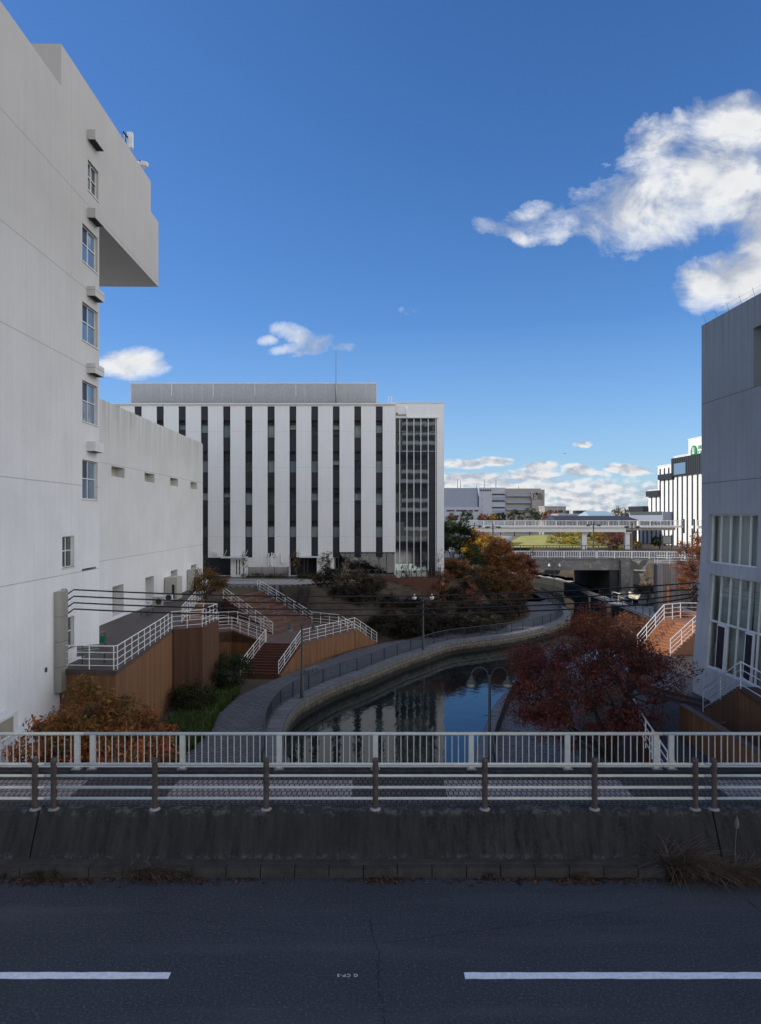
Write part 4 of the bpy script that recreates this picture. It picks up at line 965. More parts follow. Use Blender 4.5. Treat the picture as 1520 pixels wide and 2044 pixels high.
# right glazed tower
gx0, gx1, fx = bx_(790), bx_(873), bx_(887.5)
m_ = MB(); m_.box(gx0+.001, fx, Y0+.42, Y0+.9, bz_(833), bz_(804)); m_.box(gx1, fx, Y0+.42, 100, bz_(1142), bz_(833)); m_.box(gx0-.0, fx, Y0+.9, 100, bz_(835), bz_(804)); m_.build('tower_frame', 'panel', ob)
MB().box(gx0-.6, fx+.05, Y0+.36, 100.1, bz_(804), bz_(802.2)).build('parapet_cap', 'frame_w', ob)
MB().box(gx0+.002, gx1+.15, Y0+.2, Y0+.42, bz_(834), bz_(832)).build('glazing_head', 'frame_w', ob)
MB().box(gx1-.2, fx, Y0+.3, Y0+1, ZU-.3, bz_(1142)-.002).build('plinth', 'conc', ob)
yl = [833, 861.6, 902, 924.3, 965.3, 982.6, 1023.5, 1041, 1081.7, 1096.6, 1125, 1140]
xl = [790, 798.6, 813, 827, 841, 855.7, 871]
for j in range(len(yl)-1):
    for i in range(len(xl)-1):
        sp_ = j in (2, 4, 6, 8) ; dk_ = i == 5 and j > 1
        tilt = rnd.uniform(-.0012, .0012); t2 = rnd.uniform(-.001, .001)
        a, b, c, d = bx_(xl[i]), bx_(xl[i+1]), bz_(yl[j+1]), bz_(yl[j])
        MB().quad((a, Y0+.5+tilt, c), (b, Y0+.5-tilt+t2, c), (b, Y0+.5-tilt, d), (a, Y0+.5+tilt+t2, d)).build('pane', 'char' if dk_ else ('spandrel' if (sp_ or j == 9) else 'curtainwall'), ob)
for x_ in xl[1:]: MB().box(bx_(x_)-.045, bx_(x_)+.045, Y0+.40, Y0+.49, bz_(1140), bz_(834)).build('mullion', 'frame_w', ob)
m_ = MB()
for y_ in yl[1:]: m_.box(gx0, gx1-.02, Y0+.44, Y0+.485, bz_(y_)-.035, bz_(y_)+.035)
m_.build('transom', 'dark', ob)
m_ = MB(); m_.box(gx0-.35, gx0+.3, Y0+.2, Y0+.415, bz_(827), bz_(823)); m_.box(gx0+.25, gx0+1.3, Y0+.3, Y0+.415, bz_(829), bz_(826)); m_.build('wall_bracket', 'conc', ob)
MB().tube([W(812.5, 832, 83.1), W(812.5, 812, 83.1)], .07, 6).build('downpipe', 'white', ob)
for q in (776, 782): MB().tube([W(q, 804, 86), W(q, 791, 86)], .03, 5).build('mast', 'white', ob)
MB().tube([W(774, 793, 86), W(784, 793, 86)], .03, 5).build('mast', 'white', ob)
# ground floor
m_ = MB().box(bx_(461), bx_(490), Y0-.06, Y0+.2, ZU, bz_(1113)); d_ = m_.build('door', 'white', ob)
MB().box(bx_(472), bx_(474), Y0-.07, Y0-.061, bz_(1147), bz_(1117)).build('slot_window', 'dark', d_); MB().box(bx_(478), bx_(480), Y0-.07, Y0-.061, bz_(1147), bz_(1117)).build('slot_window', 'dark', d_)
MB().prism([(bx_(446), Y0-1.3), (bx_(496), Y0-1.3), (bx_(496), Y0), (bx_(446), Y0)], bz_(1113), bz_(1110.5)).build('entrance_canopy', 'alu', ob)
MB().prism([(bx_(600), Y0-1.3), (bx_(640), Y0-1.3), (bx_(640), Y0), (bx_(600), Y0)], bz_(1112), bz_(1110)).build('entrance_canopy', 'alu', ob)
for q in (448, 490, 613): MB().tube([W(q, 1110, 81.9), W(q+5, 1098, 83)], .025, 5).build('stay_rod', 'alu', ob)
MB().box(bx_(427), bx_(436), Y0-.25, Y0, bz_(1108), bz_(1101)).build('vent_box', 'frame_w', ob)
for k, pts in enumerate(([(537, 1130), (537, 1104)], [(543, 1130), (543, 1103)], [(541, 1112), (553, 1112), (553, 1104)], [(562, 1104), (562, 1122), (567, 1125)], [(547, 1104), (547, 1110), (541, 1110), (541, 1128)])):
    MB().tube([W(p[0], p[1], 82.85) for p in pts], .07, 6).build('pipe', 'white', ob)
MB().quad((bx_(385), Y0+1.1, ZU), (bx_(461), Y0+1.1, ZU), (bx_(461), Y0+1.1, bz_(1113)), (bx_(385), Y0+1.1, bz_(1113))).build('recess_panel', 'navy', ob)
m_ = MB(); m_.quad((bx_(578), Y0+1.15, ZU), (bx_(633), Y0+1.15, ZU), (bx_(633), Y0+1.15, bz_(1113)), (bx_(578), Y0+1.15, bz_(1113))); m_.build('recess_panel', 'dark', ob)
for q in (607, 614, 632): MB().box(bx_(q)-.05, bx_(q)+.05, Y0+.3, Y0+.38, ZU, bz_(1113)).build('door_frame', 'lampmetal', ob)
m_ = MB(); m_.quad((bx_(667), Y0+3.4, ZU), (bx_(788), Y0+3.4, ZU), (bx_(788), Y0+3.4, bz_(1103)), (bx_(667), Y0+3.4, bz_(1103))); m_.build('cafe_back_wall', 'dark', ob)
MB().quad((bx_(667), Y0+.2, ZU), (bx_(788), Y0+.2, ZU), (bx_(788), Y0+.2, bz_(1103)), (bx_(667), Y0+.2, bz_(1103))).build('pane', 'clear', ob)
MB().box(bx_(666), bx_(789), Y0-.1, Y0+.2, bz_(1104.5), bz_(1102)).build('shopfront_head', 'char', ob)
for q in (676, 690, 718, 757, 772, 788): MB().box(bx_(q)-.05, bx_(q)+.05, Y0+.08, Y0+.19, ZU, bz_(1104.6)).build('mullion', 'darkmetal', ob)
for q in (700, 724, 741): MB().box(bx_(q), bx_(q+10), Y0+3.2, Y0+3.3, bz_(1121), bz_(1113)).build('rear_window', 'lawn', ob)
for k in range(6):
    q = 690+k*14; t_ = MB(); t_.box(bx_(q), bx_(q+9), Y0+1.2, Y0+2, ZU+.70, ZU+.74); t_.box(bx_(q+4), bx_(q+5), Y0+1.5, Y0+1.6, ZU, ZU+.7); t_.build('cafe_table', 'conc', ob)
# slatted bin store, terrace
bn = thing('slatted_screen', 'grey slatted timber screen standing against the striped building under the pipes', 'screen', (bx_(540), 82, ZU))
m_ = MB()
for k in range(9): z_ = ZU+.05+k*.135; m_.box(bx_(500), bx_(577), 81.9, 81.95, z_, z_+.095)
m_.build('slats', 'greyplank', bn)
for q in (500, 526, 551, 577): MB().box(bx_(q)-.04, bx_(q)+.04, 81.96, 82.04, ZU, ZU+1.3).build('post', 'barkgrey', bn)
m_ = MB()
for k in range(9): z_ = ZU+.05+k*.135; m_.box(bx_(577)-.02, bx_(577)+.03, 82, 82.9, z_, z_+.095)
m_.build('slats', 'greyplank', bn)
tr = thing('cafe_terrace', 'low brown terrace with dark glass balustrade below the glazed stair tower', 'terrace', (bx_(760), 80.5, ZU))
MB().prism([(bx_(626), 80.0), (bx_(872), 79.2), (bx_(872), 82.9), (bx_(626), 82.9)], ZU-2.0, ZU+.22).build('decking', 'step', tr)
for k in range(9): q = 790+k*9.6; MB().box(bx_(q), bx_(q+9), 79.45, 79.48, ZU+.25, ZU+1.25).build('glass_panel', 'clear', tr); MB().box(bx_(q)-.03, bx_(q)+.03, 79.38, 79.44, ZU+.2, ZU+1.3).build('post', 'darkmetal', tr)
# ------------------------------------------------------------------ right concrete building (plane x=17.6 in a frame turned by .0354)
TR = math.atan(.0354); ar = 17.6
def Rx(x): return F*ar/(x-710)-.62
def sh(z_): return -.55*min(1, max(0, (5.3-z_)/8.0))
fr_ = lambda u, z_, d: (ar+sh(z_)+d, u, z_)
rb = thing('right_concrete_building', 'tall bare concrete building with curtained windows and a flared base at the right edge', 'building', (ar, 30, ZPL), TR)
wr = [(23.0, 29.9, 4.05, 6.42), (30.35, Rx(1415.5), 4.05, 6.42), (16, Rx(1421), -1.05, 3.5)]
hs = [w_+(.35,) for w_ in wr]+[(24.5, Rx(1503.5), 12.05, 14.65, 2.2)]
E1 = Rx(1400)
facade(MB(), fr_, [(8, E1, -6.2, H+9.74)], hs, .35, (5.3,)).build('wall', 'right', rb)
mb = MB(); mb.poly([(ar+sh(-6.2), E1, -6.2), (ar+20, E1, -6.2), (ar+20, E1, H+9.74), (ar, E1, H+9.74), (ar, E1, 5.3)]); mb.quad((ar, 8, H+9.74), (ar+20, 8, H+9.74), (ar+20, E1, H+9.74), (ar, E1, H+9.74))
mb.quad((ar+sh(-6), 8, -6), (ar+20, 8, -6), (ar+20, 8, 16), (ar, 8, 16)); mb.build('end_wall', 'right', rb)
MB().box(ar+3.0, ar+19.5, 8.2, E1-.3, -6, H+9.6).build('core', 'dark', rb)
m_ = MB(); m_.quad((ar+2.15, 24.5, 12.05), (ar+2.15, Rx(1503.5), 12.05), (ar+2.15, Rx(1503.5), 14.65), (ar+2.15, 24.5, 14.65)); m_.build('recess_wall', 'beige', rb)
for k in range(4): MB().box(ar+.5, ar+1.2, Rx(1520)-.6+.0, Rx(1512), 12.15+k*.42, 12.2+k*.42).build('louvre_blade', 'beige', rb)
for wi, (u0, u1, z0, z1) in enumerate(wr):
    m_ = MB(); n_ = round((u1-u0)/.83); st = (u1-u0)/n_
    bars = [(u0, u0+.06, z0, z1), (u1-.06, u1, z0, z1), (u0, u1, z0, z0+.06), (u0, u1, z1-.06, z1)]+[(u0+st*k-.025, u0+st*k+.025, z0, z1) for k in range(1, n_)]
    if wi == 2: bars.append((u0, u1, 1.18, 1.26))
    for a, b, c, d in bars:
        P = [fr_(a, c, .16), fr_(b, c, .16), fr_(b, d, .16), fr_(a, d, .16), fr_(a, c, .26), fr_(b, c, .26), fr_(b, d, .26), fr_(a, d, .26)]; n = len(m_.v); m_.v += P
        for q in ((3, 2, 1, 0), (4, 5, 6, 7), (1, 5, 4, 0), (2, 6, 5, 1), (3, 7, 6, 2), (0, 4, 7, 3)): m_.f.append(tuple(n+i for i in q))
    wf = m_.build('window', 'white', rb)
    MB().quad(fr_(u0, z0, .22), fr_(u1, z0, .22), fr_(u1, z1, .22), fr_(u0, z1, .22)).build('pane', 'clear', wf)
    c_ = MB(); n2 = int((u1-u0)/.045)
    for k in range(n2):
        if rnd.random() < .012: continue
        q = u0+(u1-u0)*k/n2; o1 = .55+.05*math.sin(k*.9)+.02*math.sin(k*.37); o2 = .55+.05*math.sin((k+1)*.9)+.02*math.sin((k+1)*.37)
        c_.quad(fr_(q, z0-.1, o1), fr_(q+(u1-u0)/n2, z0-.1, o2), fr_(q+(u1-u0)/n2, z1+.1, o2), fr_(q, z1+.1, o1))
    c_.build('curtain', 'curtain', wf, True)
    MB().box(ar-.5, ar+2.9, u0-.3, u1+.3, z0-.36, z0-.3).build('floor_slab', 'beige', wf) if 0 else None
for q in (1438.5, 1494.5, 1550):
    ua, ub = Rx(q+17), Rx(q); m_ = MB(); P = [fr_(ua, -1.0, .12), fr_(ub, -1.0, .12), fr_(ub, 1.16, .12), fr_(ua, 1.16, .12), fr_(ua, -1.0, .2), fr_(ub, -1.0, .2), fr_(ub, 1.16, .2), fr_(ua, 1.16, .2)]; m_.v = P
    m_.f = [(3, 2, 1, 0), (4, 5, 6, 7), (1, 5, 4, 0), (2, 6, 5, 1), (3, 7, 6, 2), (0, 4, 7, 3)]; dd = m_.build('door', 'white', rb)
    MB().quad(fr_(ua+.08, -.9, .11), fr_(ub-.08, -.9, .11), fr_(ub-.08, 1.08, .11), fr_(ua+.08, 1.08, .11)).build('pane', 'navy', dd)
m_ = MB(); bm_ = []
for k in range(9):                                                  # roof guard wires
    u = E1-.3-k*1.1; MB().tube([(ar+.1, u, H+9.7), (ar-.05, u, H+10.15)], .007, 4).build('roof_spike', 'lampmetal', rb)
for k in (0, 1): MB().tube([(ar+.1-.06*k, E1-.2, H+9.9+.2*k), (ar+.1-.06*k, 20, H+9.9+.2*k)], .004, 4).build('roof_wire', 'lampmetal', rb)
for y_ in (1165, 1177, 1189, 1201):
    z_ = H-(y_-HY)/F*35.5; MB().tube([(ar+sh(z_)-.12, Rx(1394), z_), (ar+sh(z_)-.05, Rx(1404), z_-.03)], .025, 6).build('cable_hook', 'darkmetal', rb)
# right plaza, stairs and walls
st_ = MB().prism([(9.1, 20), (11.3, 31.5), (13.4, 37.5), (16.6, 46), (17.4, 49), (19.6, 47.2), (26, 47.5), (30, 47), (30, 20)], ZPL-.12, ZPL); struct(st_.build('plaza', 'plazabrick'))
tag(MB().prism([(9.15, 20), (11.35, 31.5), (13.45, 37.5), (16.65, 46), (17.45, 48.95), (19.6, 47.15), (26, 47.4), (30, 47), (30, 20)], -6.2, ZPL-.121).build('retaining_wall', 'brownwall2'), 'brown boarded retaining wall carrying the plaza behind the red tree', 'retaining wall')
tag(MB().prism([(14.9, 44.3), (14.2, 41), (14.0, 38.5), (14.4, 36.8), (15.2, 35.3), (15.9, 34.2), (18, 34), (18, 46.5), (17.2, 46.5)], ZPL+.002, ZPL+.32).build('curved_platform', 'deckwood'), 'low curved timber platform wrapping the foot of the right concrete building', 'platform')
tag(MB().prism([(14.7, 44.6), (13.95, 41), (13.7, 38.4), (14.1, 36.5), (14.95, 34.9), (15.7, 33.75), (15.9, 34.2), (15.2, 35.3), (14.4, 36.8), (14.0, 38.5), (14.2, 41), (14.9, 44.3)], ZPL+.002, ZPL+.16).build('curved_step', 'deckwood'), 'narrow curved step along the edge of the low timber platform', 'step')
ZS = H-7.4
stairs('sunlit_stairs', 'sunlit orange brown stairs behind the right concrete building', (17.6, 48.7, ZPL+.02), (19.2, 46.7, ZPL+.02), (20.4, 51.0, ZS), (22.2, 48.4, ZS), 11, 'steporange', 'steporange')
ul = thing('upper_landing', 'sunlit orange brown upper landing at the head of the right hand stairs', 'landing', (23, 51, ZS)); MB().prism([(20.4, 51.0), (22.2, 48.4), (30, 50), (30, 56), (23, 55)], ZS-.2, ZS).build('decking', 'steporange', ul); MB().prism([(20.5, 51.05), (22.25, 48.5), (29.9, 50.1), (29.9, 55.9), (23.05, 54.9)], -6, ZS-.201).build('side_boarding', 'brownwall', ul)
handrail('stair_handrail', 'sunlit cream handrail on the left side of the orange stairs at the right', [(17.65, 48.6, ZPL), (20.4, 50.9, ZS), (22.0, 51.9, ZS), (26, 51.6, ZS)], 1.1, sp=1.15, r=.028)
handrail('stair_handrail', 'sunlit cream handrail on the right side of the orange stairs against the building', [(19.15, 46.75, ZPL), (22.15, 48.5, ZS), (24.5, 48.9, ZS)], 1.1, sp=1.15, r=.028)
handrail('plaza_handrail', 'white handrail coming down towards the bridge beside the red tree', [(11.25, 31.5, ZPL), (10.6, 28.3, ZPL), (9.2, 20.5, ZPL)], 1.1, sp=1.4, r=.028)
LA = H-7.0
stairs('building_stairs', 'brown sawtooth stairs rising towards the camera along the right concrete building', (15.25, 33.4, ZPL+.02), (16.6, 33.3, ZPL+.02), (14.6, 28.8, LA), (16.5, 28.7, LA), 13, 'step', 'brownwall')
bl_ = thing('entrance_landing', 'brown boarded entrance landing below the curtained windows', 'landing', (15.5, 24, LA)); MB().prism([(14.6, 28.8), (16.55, 28.8), (16.6, 15.6), (13.6, 15.6), (14.0, 24)], LA-.12, LA).build('decking', 'step', bl_); MB().prism([(14.63, 28.78), (16.5, 28.78), (16.5, 15.7), (13.65, 15.7), (14.04, 24)], -4, LA-.121).build('side_boarding', 'brownwall', bl_)
handrail('landing_handrail', 'white handrail rising with the brown stairs and along the landing of the right building', [(15.22, 33.4, ZPL), (14.68, 28.85, LA), (14.1, 24, LA), (13.7, 16, LA)], 1.1, sp=2.3, r=.024)
rw = thing('ramp_wall', 'orange brown boarded parapet with lighter coping in front of the sawtooth stairs', 'wall', (12.7, 27, ZPL)); MB().prism([(12.55, 29.7), (12.75, 29.7), (12.85, 20), (12.65, 20)], ZPL-.5, H-7.9).build('side_boarding', 'brownwall', rw); MB().prism([(12.5, 29.74), (12.8, 29.74), (12.9, 20), (12.6, 20)], H-7.899, H-7.84).build('coping', 'landing', rw)
tag(MB().prism([(12.75, 29.7), (16.3, 31), (16.3, 30.85), (12.8, 29.5)], ZPL-.5, H-8.8).build('retaining_wall', 'brownwall'), 'low brown boarded wall joining the coping parapet and the sawtooth stairs', 'wall')
stairs('brown_steps', 'few dark brown steps beyond the pale railing by the coping parapet', (11.0, 28.6, ZPL-1.2), (12.5, 28.6, ZPL-1.2), (11.0, 24, ZPL+.02), (12.5, 24, ZPL+.02), 7, 'step', 'step')
# ------------------------------------------------------------------ road bridge at 110 m, banks, footbridge, far things
bg_ = thing('road_bridge', 'stained grey concrete road bridge crossing the canal in the middle distance', 'bridge', (25, 112, -3))
MB().box(9, 37.2, 110, 131, -1.95, -.28).build('girder', 'bridgecon', bg_); MB().box(8, 52, 109.8, 131.2, -.28, -.06).build('deck_edge', 'bridgecon', bg_)
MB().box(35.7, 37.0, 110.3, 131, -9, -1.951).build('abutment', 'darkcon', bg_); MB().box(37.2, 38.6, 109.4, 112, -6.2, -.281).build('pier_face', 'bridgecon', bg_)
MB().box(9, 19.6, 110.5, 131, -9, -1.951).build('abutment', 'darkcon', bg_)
struct(MB().box(8, 80, 110.4, 130.9, -.2, -.02).build('road', 'asphalt'))
rtw = thing('quay_retaining_wall', 'grey concrete retaining wall with a framed panel right of the bridge opening', 'retaining wall', (42, 108, -3))
MB().prism([(38.6, 110), (44.5, 106), (50, 106), (50, 110)], -6, -.29).build('wall', 'bridgecon', rtw); MB().prism([(38.7, 109.75), (44.5, 105.8), (44.4, 105.6), (38.6, 109.55)], -2.0, -1.8).build('ledge', 'conc', rtw)
MB().prism([(38.75, 109.7), (39.1, 109.46), (39.0, 109.3), (38.65, 109.54)], -6, -2.0).build('pilaster', 'conc', rtw)
def pf(name, label, x0, x1, y, z0, h, sp, bp, m, cat='railing', y1=None):
    n = max(1, round((x1-x0)/sp)); y1 = y if y1 is None else y1
    return picket_fence(name, label, [(x0+(x1-x0)*k/n, y+(y1-y)*k/n, z0) for k in range(n+1)], h, sp, bp, m, cat, pw=.14, rr=.06, bw=.06, bot=.18)
pf('bridge_railing', 'cream baluster railing on the near side of the distant road bridge', 8.5, 33.5, 109.95, -.06, 1.05, 2.5, .32, 'frame_w')
pf('bridge_railing', 'cream baluster railing bending away right of the distant bridge pier', 33.7, 51, 109.95, -.06, 1.05, 2.5, .32, 'frame_w', y1=106)
pf('bridge_railing', 'dark brown railing on the far side of the distant road bridge', 9, 50, 131, -.02, 1.05, 2.4, .5, 'post_brown')
gw = tag(MB().prism([(34.6, 88.6), (45, 88.2), (45, 90.5), (34.9, 90.5)], -6, .35).build('timber_clad_wall', 'greyplank'), 'weathered grey timber clad wall with a white railing on top, by the orange tree', 'wall')
handrail('wall_handrail', 'white railing on top of the weathered timber clad wall', [(34.9, 90.2, .35), (34.75, 88.8, .35), (45, 88.4, .35)], 1.15, 4, 1.5, .03)
op = thing('orange_post', 'orange painted post in front of the weathered timber clad wall', 'post', (34.9, 86, -5)); MB().box(34.75, 35.05, 85.9, 86.1, -4.4, -2.0).build('post', 'orangewood', op); MB().box(34.7, 35.1, 85.85, 86.15, -2.0, -1.9).build('cap', 'orangewood', op)
gg = thing('quay_gate', 'small white metal gate and barrier on the sunlit far quay by the bridge', 'gate', (33.4, 99, ZP))
for k in range(4): q = 33.2+k*.15; MB().tube([(q, 101.5-k*2.3, ZP), (q, 101.5-k*2.3, ZP+1.3)], .06, 5).build('post', 'frame_w', gg)
for z_ in (.35, .8, 1.3): MB().tube([(33.2, 101.5, ZP+z_), (33.65, 94.6, ZP+z_)], .05, 5).build('rail', 'frame_w', gg)
MB().box(33.5, 34.3, 99.2, 99.3, ZP, ZP+1.5).build('panel', 'conc', gg)
pw_ = thing('low_quay_wall', 'low sunlit concrete wall stepping down along the far right bank', 'wall', (33, 85, ZP))
pr_ = [p for p in mitre(qR, -5.3) if 66 < p[1] < 106]; pr2 = mitre(pr_, -.35); m_ = MB()
for i in range(len(pr_)-1): m_.prism([pr_[i], pr_[i+1], pr2[i+1], pr2[i]], -6, ZP+.85)
m_.build('wall', 'palequay', pw_)
# footbridge at 150 m
fb = thing('footbridge', 'long white footbridge with a slim railing crossing the whole background', 'bridge', (30, 150, 0))
zg = lambda y_: H-(y_-HY)/F*150
MB().box(-20, 52, 150, 153.5, zg(1062), zg(1053)).build('girder', 'whiteconc', fb); MB().box(-20, 64, 149.6, 153.9, zg(1053)+.001, zg(1049.5)).build('deck', 'whiteconc', fb)
MB().box(52, 62.5, 150, 153.5, zg(1058.5), zg(1053)).build('girder', 'conc', fb); MB().box(67, 90, 149.6, 153.9, zg(1055), zg(1049.5)).build('deck', 'whiteconc', fb)
for q in (1164.5, 1250): p = (q-CX)/F*152; MB().box(p-.5, p+.5, 151, 152.0, -1, zg(1062)-.001).build('pier', 'whiteconc', fb); MB().box(p-.8, p+.8, 150.6, 152.4, zg(1062)-.3, zg(1062)-.002).build('pier_cap', 'whiteconc', fb)
m_ = MB(); q = -20
MB().box(-20, 64, 149.68, 149.76, zg(1039.5)-.05, zg(1039.5)+.07).build('top_rail', 'white', fb)
while q < 64: MB().box(q-.05, q+.05, 149.66, 149.74, zg(1049.5), zg(1039.5)).build('post', 'white', fb); q += 2.2
q = -20
while q < 64: m_.box(q-.03, q+.03, 149.68, 149.72, zg(1049.5), zg(1039.6)); q += .3
m_.build('baluster_panel', 'white', fb); 
MB().box(67, 90, 149.68, 149.76, zg(1039.5)-.05, zg(1039.5)+.07).build('top_rail', 'white', fb)
m_ = MB(); q = 67
while q < 90: m_.box(q-.03, q+.03, 149.68, 149.72, zg(1049.5), zg(1039.6)); q += .3
m_.build('baluster_panel', 'white', fb)
for q in (1366, 1386.5): p = (q-CX)/F*149; MB().box(p-.12, p+.12, 148.9, 149.2, zg(1064), zg(1036)).build('end_post', 'darkmetal', fb)
# tall lamp posts beside the road
for k, (q, yt, D_, lb_) in enumerate(((1185, 1046, 133, 'tall brown double lamp post beyond the bridge, left of the white footbridge pier joint'), (1262, 1049, 128, 'tall brown double lamp post in front of the far right white facade'), (947, 1048, 128, 'tall grey double lamp post rising left of the orange trees'), (984.5, 1050, 126, 'tall reddish double lamp post rising from behind the orange trees'))):
    p = (q-CX)/F*D_; z1 = H-(yt-HY)/F*D_; root = thing('road_lamp', lb_, 'street lamp', (p, D_, -.1), 0, 'double lamp posts along the road bridge')
    MB().tube([(p, D_, -.1), (p, D_, z1+.4)], [.16, .10], 8).build('pole', 'post_brown' if k != 2 else 'lampmetal', root)
    MB().tube([(p-1.0, D_, z1-.1), (p+1.0, D_, z1-.1)], .06, 6).build('arm', 'post_brown' if k != 2 else 'lampmetal', root)
    for s_ in (-1, 1): MB().lathe((p+s_*1.0, D_, z1-.35), [(.0, .35), (.3, .25), (.5, .12), (.35, .0), (.0, -.1)], 10).build('lamp_head', 'lampmetal', root, True)
# white stepped building on the right (plane x=80 in a frame turned by .0495)
TW = math.atan(.0495); aw = 80.
def Ux(x): return F*aw/(x-690)-4
fw = lambda u, z_, d: (aw+d, u, z_)
hw = lambda x, y_: H+(HY-y_)/(x-690)*aw
wb = thing('stepped_white_building', 'bright white stepped building with thin dark vertical strips and a green roof sign', 'building', (80, 170, -.6), TW)
s0, s1, s2, s3, s4, s5 = Ux(1255), Ux(1293), Ux(1312), Ux(1344), Ux(1373), Ux(1480)
z1, z2, z3, z4 = hw(1293, 980), hw(1312, 932), hw(1344, 913), hw(1373, 878.5)
rr_ = [(s1, s0, -1.2, hw(1290, 1014)), (s2, s1, -1.2, z1), (s3, s2, -1.2, z2), (s4, s3, -1.2, z3), (s5, s4, -1.2, z4)]
facade(MB(), fw, rr_, []).build('wall', 'white', wb)
mb = MB()
for a, b, _, zz_ in rr_: mb.box(aw+.05, aw+30, a, b, -1.2, zz_-.05); mb.box(aw-.1, aw+.04, a+.0, b+.15, zz_, zz_+.22)
mb.build('roof', 'frame_w', wb)
x_ = 1262.
xs_ = [1275, 1283, 1291, 1300, 1309, 1317, 1325.5, 1334, 1342.5, 1351.5, 1361, 1371, 1381, 1391.5]
for x_ in xs_:
    u = Ux(x_); zt2 = next(r_[3] for r_ in rr_ if r_[0] <= u <= r_[1])-.6
    if x_ > 1347: zt2 = hw(1360, 951)
    w2 = .32; MB().box(aw-.12, aw-.002, u-w2, u+w2, -1.1, zt2).build('dark_strip', 'darkmetal', wb)
db = MB().box(aw-.5, aw-.13, s5, s3, hw(1344, 951.5), z3-.3).build('louvre_band', 'char', wb)
m_ = MB(); u = s5
while u < s3: m_.box(aw-.62, aw-.51, u, u+.25, hw(1344, 951.5), z3-.3); u += .9
m_.build('louvre_blades', 'lampmetal', db)
MB().box(aw-.66, aw-.50, Ux(1372), Ux(1349), hw(1350, 948), hw(1350, 926)).build('band_window', 'glass_sky', wb)
for a, b, yt, yb in ((1317, 1345, 948, 958.5), (1293, 1318, 981, 992)): MB().box(aw-.7, aw-.13, Ux(b), Ux(a), hw(a, yb), hw(a, yt)).build('dark_box', 'char', wb)
an = MB().box(aw-2.5, aw-.14, Ux(1342), Ux(1273), hw(1273, 1040), hw(1273, 1022.5)).build('annex', 'bluegrey', wb); MB().box(aw-2.6, aw-2.51, Ux(1340), Ux(1275), hw(1273, 1021.5)-.9, hw(1273, 1020.5)-.2).build('louvre_blades', 'lampmetal', an)
MB().box(aw-1.5, aw+6, Ux(1293), Ux(1270)+2, hw(1272, 1024), hw(1272, 1011)).build('roof_plant', 'char', wb)
rt = (R(90), 0, R(-90)); zt3 = hw(1373, 878.5)
MB().tube([(aw-.06, s4-2.8, zt3-3.0), (aw-.22, s4-2.8, zt3-3.0)], 1.45, 24).build('sign_emblem', 'green', wb)
m_ = MB(); m_.prism([(aw-.30, s4-3.2), (aw-.23, s4-3.2), (aw-.23, s4-2.95), (aw-.30, s4-2.95)], zt3-3.2, zt3-2.0); m_.prism([(aw-.30, s4-2.6), (aw-.23, s4-2.6), (aw-.23, s4-2.35), (aw-.30, s4-2.35)], zt3-3.2, zt3-2.0); m_.prism([(aw-.30, s4-3.2), (aw-.23, s4-3.2), (aw-.23, s4-2.35), (aw-.30, s4-2.35)], zt3-3.45, zt3-3.2); m_.build('sign_letter', 'white', wb)
for k in range(9):                                                  # first line of the sign: letters too small to read in the photograph
    q = s4-4.7-k*.62; m_ = MB(); m_.box(aw-.16, aw-.10, q-.12, q, zt3-2.6, zt3-1.8); m_.box(aw-.16, aw-.10, q-.46, q-.34, zt3-2.6, zt3-1.8)
    m_.box(aw-.155, aw-.105, q-.34, q-.12, *((zt3-1.92, zt3-1.8) if k % 3 == 0 else ((zt3-2.26, zt3-2.14) if k % 3 == 1 else (zt3-2.6, zt3-2.48)))); m_.build('sign_character', 'green', wb)
text('CAMPUS', 'sign_lettering', 'green', 1.2, (aw-.12, s4-4.7, zt3-3.75), rt, wb, .03, 'LEFT')
# harbour warehouse at 300 m
wz = lambda y_: H-(y_-HY)/F*300; wx = lambda x: (x-CX)/F*300
wh = thing('harbour_warehouse', 'long grey and tan warehouse with dark writing on its end, far behind the footbridge', 'warehouse', (40, 300, -.6))
MB().box(wx(800), wx(954), 300, 330, -1, wz(974)).build('sloping_hall', 'bluegrey', wh)
MB().prism([(wx(800), 298), (wx(956), 298), (wx(956), 300), (wx(800), 300)], -1, wz(1012)).build('low_wing', 'lightgrey', wh)
for a, b in ((891, 907), (910, 932), (935, 943), (946, 954)): MB().box(wx(a), wx(b), 297.9, 298, wz(1021), wz(1018)).build('window', 'char', wh)
m_ = MB(); m_.v = [(wx(953), 299.4, wz(972)), (wx(956.5), 299.4, wz(972)), (wx(956), 299.4, wz(991)), (wx(955.4), 299.4, wz(991))]; m_.f = [(0, 1, 2, 3)]; m_.build('white_fin', 'white', wh)
MB().box(wx(956), wx(982), 299.3, 330, -1, wz(973.5)).build('stair_tower', 'lightgrey', wh)
MB().box(wx(982), wx(1009), 300.2, 330, -1, wz(973.5)).build('hall', 'lightgrey', wh)
for k in range(4): y_ = 979+k*13.2; MB().box(wx(982), wx(1008), 299.5, 300.2, wz(y_+6.5), wz(y_)).build('gallery', 'bluegrey' if k % 2 else 'lightgrey', wh); MB().box(wx(982), wx(1008), 300.0, 300.19, wz(y_+9.3), wz(y_+6.6)).build('opening', 'roofdark', wh)
MB().box(wx(1009), wx(1080), 300.3, 330, -1, wz(975)).build('hall', 'tan', wh); MB().box(wx(1080), wx(1088), 300.4, 330, -1, wz(977)).build('hall_end', 'tan', wh)
for y_ in (986.5, 1000, 1014): MB().box(wx(1011), wx(1061), 299.6, 300.29, wz(y_+5.5), wz(y_)).build('gallery', 'bluegrey', wh); MB().box(wx(1011), wx(1061), 299.5, 299.6, wz(y_+5.6), wz(y_+4.6)).build('gallery_rail', 'roofdark', wh)
